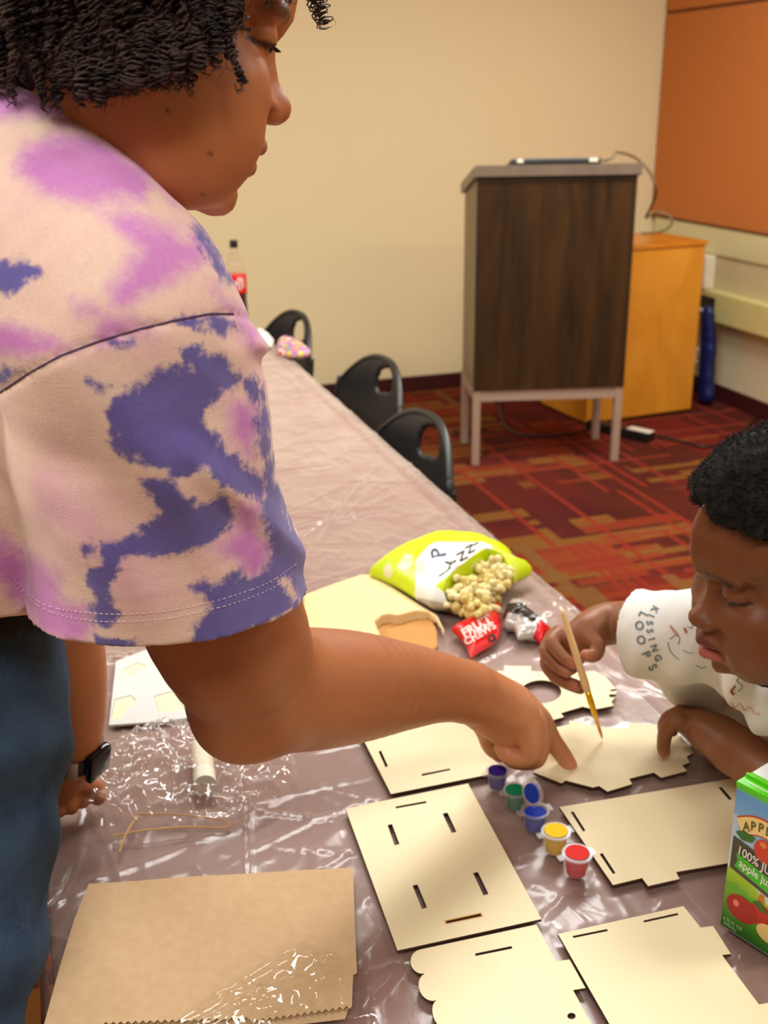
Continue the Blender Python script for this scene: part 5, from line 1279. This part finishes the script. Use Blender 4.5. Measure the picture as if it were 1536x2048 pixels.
strokes([[(1448, 1412), (1462, 1404), (1470, 1416), (1480, 1406), (1490, 1420), (1500, 1414), (1512, 1428), (1520, 1424)]], m_op, 'script_print', .0009)
# shorts and shoes
so = Field(); so.chain([(hpB+[.005, 0, .0], .100), (hpB+[.01, 0, -.10], .103)], .03)
for sy in (-1, 1): so.chain([(hpB+[.01, .055*sy, -.05], .080), (np.array([1.02, hpB[1]+.065*sy, .34]), .074)], .02)
so.custom(lambda P: .33-P[:, 2], hpB, 1, .004, 'i'); Vs2, Fs2 = surf(so, (.8, .7, .25), (1.25, 1.25, .8), .006); np_mesh('shorts', Vs2-BO, Fs2, simple('navy_shorts', (26, 30, 46), .85), bo)
for sy in (-1, 1):
    y_ = hpB[1]+.075*sy; s = Field(); s.chain([((1.08, y_, .04), .036), ((1.0, y_, .036), .037), ((.93, y_, .03), .030)], .02); s.custom(lambda P: -P[:, 2], (1, y_, 0), 1, .003, 'i')
    Vq, Fq = surf(s, (.86, y_-.07, -.02), (1.15, y_+.07, .1), .005); np_mesh('shoe', Vq-BO, Fq, MATS['black_sneaker'], bo)
# ---------------------------------------------------------------- paintbrush
b0, b1 = PD(1124, 1220, 1.295), W(1205, 1478, .7462); ax = b1-b0; L = np.linalg.norm(ax)
at_ = lambda t: b0+ax*t
pb = thing('paintbrush', 'thin wooden paintbrush with gold ferrule held in right hand of the boy', 'paintbrush', tuple(b1)); OB = np.array(pb.location)
hn_ = [(0, .0024), (.03, .0034), (.25, .0042), (.45, .0046), (.55, .0050), (.60, .0044), (.625, .0036)]
MB().tube([at_(t)-OB for t, r in hn_], [r for t, r in hn_], 16).build('handle', simple('birch_handle', (232, 196, 140), .35), pb, smooth=True)
MB().tube([at_(t)-OB for t in (.615, .70, .78, .90)], [.0040, .0040, .0034, .0022], 16).build('ferrule', simple('gold_ferrule', (236, 186, 20), .25, Metallic=.55), pb, smooth=True)
MB().tube([at_(t)-OB for t in (.895, .94, .98, 1.0)], [.0020, .0021, .0012, .0003], 10).build('bristles', simple('orange_bristles', (214, 130, 40), .6), pb, smooth=True)
# ================================================================ SNACKS, BOTTLE, ENVELOPE, CARTON
Z4 = lambda pts: [(560+.3906*x, 1060+.3906*y) for x, y in pts]
def pillow(outline, z, hmax, rim, res=.0022, seed=1, amp=.002, asym=.25, extra=None):
    P = np.array([W(x, y, z+hmax*.35)[:2] for x, y in outline]); c = P.mean(0); R = np.abs(P-c).max()+.03
    def f(Q):
        d = sdpoly(Q[:, 0], Q[:, 1], P); e = np.clip(-d/rim, 0, 1); t = hmax*.5*(1-(1-e)**2)**.6+.0007+amp*vnoise(Q, 30, seed, 3)*e**.5
        m = z+hmax*asym+.0015; v = np.abs(Q[:, 2]-m-(hmax*(.5-asym))*e)-t
        v = np.maximum(v*.6, d*.9) 
        if extra is not None: v = extra(Q, v, d)
        return np.maximum(v, z+.0008-Q[:, 2])
    V, F = surf(f, (c[0]-R, c[1]-R, z-.01), (c[0]+R, c[1]+R, z+hmax*1.3+.01), res, margin=2.2); return V, F, P
def colreg(V, base, regs):
    x, y, z = pix(V); C = np.tile(np.array(lin(base)[:3]), (len(V), 1))
    for poly, colr in regs:
        m = inpoly(x, y, poly); C[m] = np.array(lin(colr)[:3])
    return C
# popcorn bag
out_ = Z4([(455, 225), (530, 170), (600, 130), (690, 90), (770, 65), (880, 62), (1020, 72), (1100, 98), (1190, 140), (1215, 195), (1290, 205), (1285, 222), (1215, 250), (1150, 330), (1095, 395), (1040, 415), (900, 400), (770, 385), (700, 345), (640, 305), (580, 270), (520, 245)])
mouth = Z4([(1060, 140), (1130, 150), (1200, 195), (1195, 240), (1140, 300), (1085, 375), (1040, 408), (960, 385), (880, 345), (835, 300), (900, 245), (985, 190)])
zt = .742; MP = None
def ex(Q, v, d):
    global MP
    if MP is None: MP = np.array([W(x, y, zt+.045)[:2] for x, y in mouth])
    dm = sdpoly(Q[:, 0], Q[:, 1], MP); return np.maximum(v, np.minimum(-dm-.0, Q[:, 2]-(zt+.006)))
V, F, P = pillow(out_, zt, .062, .055, .0024, 4, .003, .35, ex)
lime = (200, 224, 16)
C = colreg(V, lime, [(Z4([(690, 345), (700, 150), (760, 80), (800, 60), (880, 62), (940, 62), (1040, 60), (1090, 85), (1000, 180), (800, 290), (850, 330), (880, 420), (760, 420)]), (232, 234, 226)), (Z4([(790, 290), (1030, 95), (1075, 100), (1060, 130), (830, 300)]), lime), (Z4([(600, 190), (640, 120), (680, 130), (680, 180), (640, 205)]), (226, 216, 170)), (Z4([(530, 190), (560, 170), (580, 210), (560, 250), (530, 230)]), (228, 220, 170)), (Z4([(690, 160), (740, 150), (745, 250), (710, 260)]), (232, 222, 190)), (Z4([(1120, 100), (1200, 130), (1230, 230), (1180, 250), (1150, 150)]), (206, 220, 60)), (Z4([(700, 345), (830, 370), (900, 420), (760, 430)]), (180, 172, 160))])
q = colreg(V, lime, []); tp = thing('popcorn_bag', 'open lime green and white popcorn bag lying on the table sheet', 'snack bag', (float(P[:, 0].mean()), float(P[:, 1].mean()), zt)); TP = np.array(tp.location)
o = np_mesh('bag', V-TP, F, vcolmat('printed_foil_bag', .32, var=.04), tp); setcol(o, C)
bvp = BVHTree.FromPolygons([tuple(v) for v in V], [tuple(map(int, t)) for t in F])
m_navy = simple('navy_ink', (52, 62, 104), .4); m_ink = simple('black_ink', (28, 36, 34), .4)
for ch, x, y, sz, rt_ in (('P', 878, 1106, 42, 2.9), ('Y', 904, 1126, 30, 2.45), ('N', 925, 1112, 26, 2.45), ('N', 941, 1098, 23, 2.45), ('I', 952, 1088, 18, 2.45)):
    decal(bvp, ch, x, y, sz, rt_+math.pi/2 if ch == 'P' else rt_+math.pi/2+.2, m_navy if ch == 'P' else m_ink, o, TP, name='printed_letter', bold=.6)
q_ = MB(); pts = run_on(bvp, [(878, 1153), (890, 1145), (904, 1134)], 2, .0005); 
if len(pts) > 2: q_.tube([p-TP for p in pts], .0012, 5).build('ink_stroke', m_ink, o)
def popcorn(seed):
    g = np.random.default_rng(seed); f = Field()
    for k_ in range(6): f.ell(g.normal(0, .0058, 3), g.uniform(.0048, .0082, 3), None, .002)
    f.post.append(lambda P, d: d-.0010*vnoise(P, 260, seed, 2)); V, F = surf(f, (-.028,)*3, (.028,)*3, .0014); return V, F
pcs = []
for s_ in range(4):
    V, F = popcorn(s_+1); me_o = np_mesh('popcorn', V, F, simple('popcorn_cream', (222, 208, 150), .75, .15, 90) if s_ % 2 == 0 else simple('popcorn_yellow', (214, 194, 120), .75, .15, 90)); pcs.append(me_o)
g5 = np.random.default_rng(5); n = 0; MPc = MP; placed = []
tries = 0
while n < 44 and tries < 4000:
    tries += 1
    x = g5.uniform(MPc[:, 0].min(), MPc[:, 0].max()); y = g5.uniform(MPc[:, 1].min(), MPc[:, 1].max())
    if sdpoly(np.array([x]), np.array([y]), MPc)[0] > -.011: continue
    lay = n // 22; z = zt+.019+lay*.016+g5.uniform(0, .003)
    if any((x-a)**2+(y-b)**2+(z-c)**2 < .0150**2 for a, b, c in placed): continue
    o = pcs[n] if n < 4 else pcs[n % 4].copy()
    if n >= 4: COL.objects.link(o)
    o.location = (x, y, z); o.rotation_euler = g5.uniform(0, 6.28, 3); placed.append((x, y, z))
    tag(o, 'cream popcorn piece heaped in the mouth of the lime green bag', 'popcorn', 'popcorn in the open bag'); n += 1
# pale paper envelope with torn mouth
eo = Z4([(120, 345), (240, 300), (410, 240), (460, 240), (530, 268), (600, 315), (680, 368), (755, 415), (810, 450), (840, 520), (836, 575), (815, 610), (640, 640), (300, 640), (120, 560)])
em = Z4([(484, 490), (520, 460), (560, 452), (600, 460), (640, 450), (700, 434), (760, 432), (800, 458), (828, 500), (838, 540), (822, 590), (800, 615), (640, 600), (520, 575), (500, 530)])
EP = np.array([W(x, y, .752)[:2] for x, y in em])
def ee(Q, v, d):
    dm = sdpoly(Q[:, 0], Q[:, 1], EP); return np.maximum(v, np.minimum(-dm, Q[:, 2]-(.742+.0035)))
V, F, P = pillow(eo, .7418, .016, .03, .0020, 6, .0015, .35, ee)
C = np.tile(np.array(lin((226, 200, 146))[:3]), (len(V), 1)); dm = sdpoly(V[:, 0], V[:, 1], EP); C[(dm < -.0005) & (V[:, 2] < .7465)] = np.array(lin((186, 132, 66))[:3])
en = thing('paper_envelope', 'pale tan paper pouch with torn open brown mouth behind the forearm', 'envelope', (float(P[:, 0].mean()), float(P[:, 1].mean()), .7418)); o = np_mesh('pouch', V-np.array(en.location), F, vcolmat('pale_manila', .8, var=.03), en); setcol(o, C)
fp(eo)
# red candy wrapper and black/silver foil
wo_ = Z4([(876, 512), (940, 478), (1000, 440), (1060, 412), (1104, 385), (1138, 398), (1126, 435), (1134, 480), (1128, 545), (1080, 590), (1020, 625), (975, 658), (955, 600), (925, 555)])
V, F, P = pillow(wo_, .7418, .024, .02, .0016, 12, .003, .3)
x, y, z = pix(V)
cr = thing('candy_wrapper', 'small red candy wrapper with white block letters', 'wrapper', (float(P[:, 0].mean()), float(P[:, 1].mean()), .7418)); o = np_mesh('foil', V-np.array(cr.location), F, vcolmat('red_foil', .25, var=.05), cr)
C = colreg(V, (204, 18, 22), [(Z4([(940, 620), (1110, 530), (1128, 560), (975, 660)]), (232, 60, 66))]); setcol(o, C)
bvr = BVHTree.FromPolygons([tuple(v) for v in V], [tuple(map(int, t)) for t in F])
m_wp = simple('pale_pink_ink', (236, 206, 196), .5)
decal(bvr, 'FRUIT', 953, 1253, 24, -.55, m_wp, o, np.array(cr.location), name='printed_word', bold=.9); decal(bvr, 'CHEWS', 960, 1268, 20, -.55, m_wp, o, np.array(cr.location), name='printed_word', bold=.7)
q = run_on(bvr, [(978, 1272), (988, 1268)], 2, .0006)
decal(bvr, 'O', 983, 1277, 20, -.2, simple('dark_mark', (40, 36, 34), .5), o, np.array(cr.location), name='emblem', bold=1.2)
fo = Z4([(1142, 440), (1160, 390), (1232, 382), (1290, 415), (1315, 450), (1400, 515), (1385, 540), (1330, 580), (1302, 550), (1215, 556), (1195, 500), (1150, 495)])
def fex(Q, v, d): return v-.004*vnoise(Q, 70, 3, 2)*np.clip(-d/.01, 0, 1)
V, F, P = pillow(fo, .7418, .030, .02, .0016, 22, .005, .3, fex)
C = colreg(V, (196, 192, 184), [(Z4([(1090, 445), (1150, 375), (1240, 370), (1325, 440), (1300, 470), (1240, 440), (1170, 420), (1130, 500)]), (50, 44, 42)), (Z4([(1328, 455), (1405, 515), (1330, 590), (1295, 552)]), (208, 14, 28))])
fw_ = thing('candy_wrapper', 'crumpled black and silver foil wrapper with a red end', 'wrapper', (float(P[:, 0].mean()), float(P[:, 1].mean()), .7418)); o = np_mesh('foil', V-np.array(fw_.location), F, vcolmat('crinkled_foil', .22, var=.1, Metallic=.35, bump=.8, bscale=180), fw_); setcol(o, C)
for pl in (out_, wo_, fo): fp(pl)

# soda bottle at the far end
bp = W(476, 638, .739); bt = thing('soda_bottle', 'tall soda bottle with black cap and red label at far end of table', 'bottle', tuple(bp))
prof = [(0, .004), (.030, 0), (.037, .006), (.0385, .02), (.0385, .055), (.0365, .075), (.0385, .095), (.0385, .165), (.0375, .18), (.034, .20), (.026, .222), (.017, .240), (.0135, .250), (.0130, .262)]
m_pet = film('clear_bottle_plastic', .05, .06, gl=1.3)
MB().lathe(prof, 40).build('bottle_body', m_pet, bt, smooth=True)
MB().lathe([(0, .004), (.0285, .0015), (.0355, .007), (.037, .02), (.037, .055), (.035, .075), (.037, .095), (.037, .118), (0, .118)], 40).build('cola', simple('dark_cola', (20, 8, 6), .15), bt, auto=50)
lb_ = MB().lathe([(.0390, .098), (.0392, .100), (.0392, .160), (.0390, .162)], 48).build('label', simple('red_label', (206, 16, 20), .35), bt, smooth=True)
MB().lathe([(0, .285), (.0135, .285), (.0145, .282), (.0145, .260), (.0135, .258), (0, .258)], 32).build('cap', simple('black_cap', (14, 14, 14), .4), bt, auto=40)
for st in ([(-.9, .112), (-.88, .150), (-.70, .152), (-.66, .128)], [(-.66, .110), (-.60, .146), (-.40, .150), (-.38, .118)], [(-1.25, .120), (-1.15, .142), (-1.0, .130)]):
    MB().tube([(.0396*math.cos(a-math.pi/2+.9), .0396*math.sin(a-math.pi/2+.9), z_) for a, z_ in [tuple(p[:2]) for p in spline([np.array([a, z_, 0]) for a, z_ in st], 8)]], .0022, 6).build('white_script', simple('white_script_ink', (236, 228, 222), .5), lb_)
# bright candy bag and white napkin at the far end
V, F, P = pillow([(556, 684), (572, 680), (590, 684), (608, 694), (626, 708), (600, 714), (574, 712), (552, 704)], .7418, .03, .02, .003, 31, .004, .3)
cg = thing('candy_bag', 'small rainbow patterned snack bag at far end of table', 'snack bag', (float(P[:, 0].mean()), float(P[:, 1].mean()), .7418)); o = np_mesh('bag', V-np.array(cg.location), F, vcolmat('rainbow_foil', .3), cg)
pal = np.array([lin(c)[:3] for c in ((224, 84, 40), (242, 200, 30), (70, 150, 70), (222, 120, 170), (92, 90, 170), (240, 150, 40), (235, 235, 225))]); nz = vnoise(V, 55, 7, 1); setcol(o, pal[np.clip(((nz+1)*.5*9).astype(int) % 7, 0, 6)])
V, F, P = pillow([(512, 662), (525, 664), (538, 672), (548, 682), (543, 694), (528, 690), (514, 682)], .7418, .03, .02, .003, 33, .006, .3)
nk = np_mesh('paper_napkin', V-[P[:, 0].mean(), P[:, 1].mean(), .7418], F, simple('napkin_white', (222, 218, 206), .9)); nk.location = (P[:, 0].mean(), P[:, 1].mean(), .7418); tag(nk, 'crumpled white paper napkin beside the rainbow snack bag', 'napkin')

# ================================================================ JUICE CARTON
J0 = W(1440, 1850, .7418); J1 = W(1536, 1912, .7418); jd = unit((J1-J0)*[1, 1, 0]); jn = np.array([-jd[1], jd[0], 0])   # jn points into the carton (away from us)
if jn@FW < 0: jn = -jn
JW, JD, JH = .062, .050, .168
ja = math.atan2(jd[1], jd[0])
jc = thing('juice_carton', 'green and blue apple juice carton at right edge', 'juice carton', tuple(J0), ja)
# local x along front face, y = into carton (sign)
sy = 1.0 if (np.array([-math.sin(ja), math.cos(ja), 0])@jn) > 0 else -1.0
JHT = None
top_z = lambda P_, x, y: None
JHh = .164
box_ = MB().box((0, 0 if sy > 0 else -JD, 0), (JW, JD if sy > 0 else 0, JHh), bev=.0018)
box_.build('carton_body', simple('carton_white', (206, 220, 228), .35), jc, auto=40)
FY = -.0004*sy
def fpoly(pts, colr, name, d=.0002, lay=1, parent=jc, rough=.35):
    y_ = FY*(1+lay*.6); V_ = [(x, y_, z_) for x, z_ in pts]
    tri = tessellate_polygon([[Vector((x, z_, 0)) for x, z_ in pts]]); Fr_ = [tuple(t) for t in tri]
    return from_py(name, V_, Fr_, simple('ink_%d_%d_%d' % tuple(colr), colr, rough, .02, 30), parent)
def grad_face():
    n_, m_ = 24, 60; V_ = []; Cc = []
    for i in range(n_):
        for j_ in range(m_):
            x = JW*(.012+.976*i/(n_-1)); z_ = JHh*(.012+.976*j_/(m_-1)); V_.append((x, FY, z_)); u = x/JW; h = z_/JHh
            hill = .33+.10*(1-u)+.03*math.sin(u*5)
            if h > .955: c_ = (90, 205, 20)
            elif h > hill:
                t = min(1, (h-hill)/(.93-hill)); sky = np.array([214, 224, 236])*(1-t)+np.array([96, 158, 222])*t
                if u < .10 and h < .8: sky = sky*.5+np.array([215, 220, 232])*.5
                c_ = sky
            else:
                t = h/hill; c_ = np.array([30, 104, 30])*(1-t)+np.array([168, 204, 30])*t
                if abs(h-hill*.72) < .03: c_ = np.array([96, 170, 40])
            Cc.append(lin(tuple(c_))[:3])
    F_ = [(i*m_+j_, (i+1)*m_+j_, (i+1)*m_+j_+1, i*m_+j_+1) for i in range(n_-1) for j_ in range(m_-1)]
    o = from_py('printed_front', V_, F_, vcolmat('carton_print', .35, var=.02), jc); setcol(o, np.array(Cc)); return o
pf = grad_face()
# green top with folded seam
yy0, yy1 = (0, JD*sy)
def tb_(x0, x1, a, b, z0, z1, name, colr, bev=.001):
    lo = (x0, min(a, b), z0); hi = (x1, max(a, b), z1); return MB().box(lo, hi, bev=bev).build(name, simple('ink_%d_%d_%d' % colr, colr, .35), jc, auto=40)
tb_(-.0006, JW+.0006, -.0006*sy, JD*.46*sy, JHh-.004, JHh+.0012, 'top_band', (92, 214, 20))
tb_(0, JW, JD*.25*sy, JD*.31*sy, JHh+.001, JHh+.0045, 'top_seam', (98, 220, 30), .0008)
tb_(.004, JW-.004, JD*.10*sy, JD*.14*sy, JHh+.001, JHh+.0017, 'top_line', (200, 240, 190), .0003)
tb_(0, JW, JD*.46*sy, JD*sy*.998, JHh-.002, JHh+.001, 'top_panel', (232, 236, 230))
E3 = lambda pts: [(JW*(x-0)/1.0, JHh*z_) for x, z_ in pts]
arc_o = [(.07+.95*t, .735+.115*math.sin(math.pi*(.12+.80*t))) for t in np.linspace(0, 1, 16)]; arc_i = [(.20+.75*t, .665+.085*math.sin(math.pi*(.10+.8*t))) for t in np.linspace(1, 0, 16)]
fpoly(E3([(x, z_+.012) for x, z_ in arc_o[:1]]+[(x, z_+.012) for x, z_ in arc_o]+[(x, z_-.010) for x, z_ in arc_i]), (196, 70, 40), 'banner_edge', lay=1)
fpoly(E3(arc_o+arc_i), (246, 214, 140), 'banner', lay=2)
fpoly(E3([(.05, .435), (.05, .655), (.99, .60), (.99, .36)]), (68, 62, 52), 'dark_panel', lay=1)
fpoly(E3([(.13, .46), (.17, .505), (.14, .555), (.99, .485), (.99, .385)]), (66, 184, 30), 'green_ribbon', lay=2)
circ = lambda cx, cz, rx, rz, n=22: [(cx+rx*math.cos(a), cz+rz*math.sin(a)) for a in np.linspace(0, 2*math.pi, n+1)[:-1]]
fpoly(E3([(.08, .69), (.22, .725), (.42, .715), (.38, .675), (.2, .655)]), (44, 104, 30), 'leaf', lay=3)
fpoly(E3(circ(.60, .66, .19, .075)), (206, 48, 24), 'printed_apple', lay=3); fpoly(E3(circ(.56, .70, .06, .02)), (236, 120, 60), 'apple_shine', lay=4); fpoly(E3([(.80, .70), (.92, .71), (.90, .65), (.82, .60), (.78, .63)]), (240, 222, 170), 'apple_slice', lay=4)
fpoly(E3([(.56, .30), (.70, .28), (.68, .38), (.60, .38)]), (206, 120, 36), 'tree_trunk', lay=1)
fpoly(E3(circ(.70, .235, .28, .075)), (190, 30, 26), 'printed_apple', lay=2); fpoly(E3(circ(.34, .205, .27, .085)), (168, 14, 20), 'printed_apple', lay=3); fpoly(E3(circ(.24, .225, .05, .022)), (236, 130, 110), 'apple_shine', lay=4); fpoly(E3(circ(.52, .18, .10, .05)), (110, 12, 16), 'apple_shadow_side', lay=4) if 0 else None
fpoly(E3(circ(.84, .15, .22, .06)), (236, 204, 130), 'cut_apple', lay=4); fpoly(E3([(.5, .30), (.62, .33), (.78, .28), (.66, .27)]), (40, 110, 36), 'leaf', lay=4)
def ftext(body, x, z_, size, rot, colr, lay=5, bold=0, spacing=1.0, parent=jc, name='printed_word'):
    Vx, Fx = text_verts(body, size, 'LEFT', 0, 0, spacing, 3, bold); c, s_ = math.cos(rot), math.sin(rot)
    V_ = [(x*JW+.80*(v.x*c-v.y*s_), FY*(1+lay*.6), z_*JHh+(v.x*s_+v.y*c)) for v in Vx]; me = [f_ for f_ in Fx if max(V_[i][0] for i in f_) < JW*.995]
    u = sorted({i for f_ in me for i in f_}); mp_ = {i: k_ for k_, i in enumerate(u)}
    if me: from_py(name, [V_[i] for i in u], [tuple(mp_[i] for i in f_) for f_ in me], simple('ink_%d_%d_%d' % colr, colr, .4), parent)
for i, ch in enumerate('APPLE&'):
    t = .05+.155*i; x = .155+.80*t; z_ = .705+.095*math.sin(math.pi*(.12+.80*t)); ftext(ch, x, z_, .0135, .55*(.45-t), (70, 78, 20), 5, .0002)
ftext('100% JUICE', .15, .585, .0135, -.10, (226, 222, 214), 5, .0002); ftext('apple juice', .21, .505, .0125, -.11, (230, 244, 220), 5, .0002)
ftext('6.75 FL OZ', .06, .075, .0055, -.02, (200, 230, 180), 5); ftext('(200mL)', .06, .045, .0055, -.02, (200, 230, 180), 5)
print('carton height px check', pix(J0+[0, 0, JHh]))
fp([(1440, 1850), (1560, 1925), (1640, 1850), (1500, 1790)])
V, F = build_sheet()
o = np_mesh('plastic_sheet', V, F, m_film)
tag(o, 'wrinkled clear plastic sheet covering the whole table', 'plastic sheet')
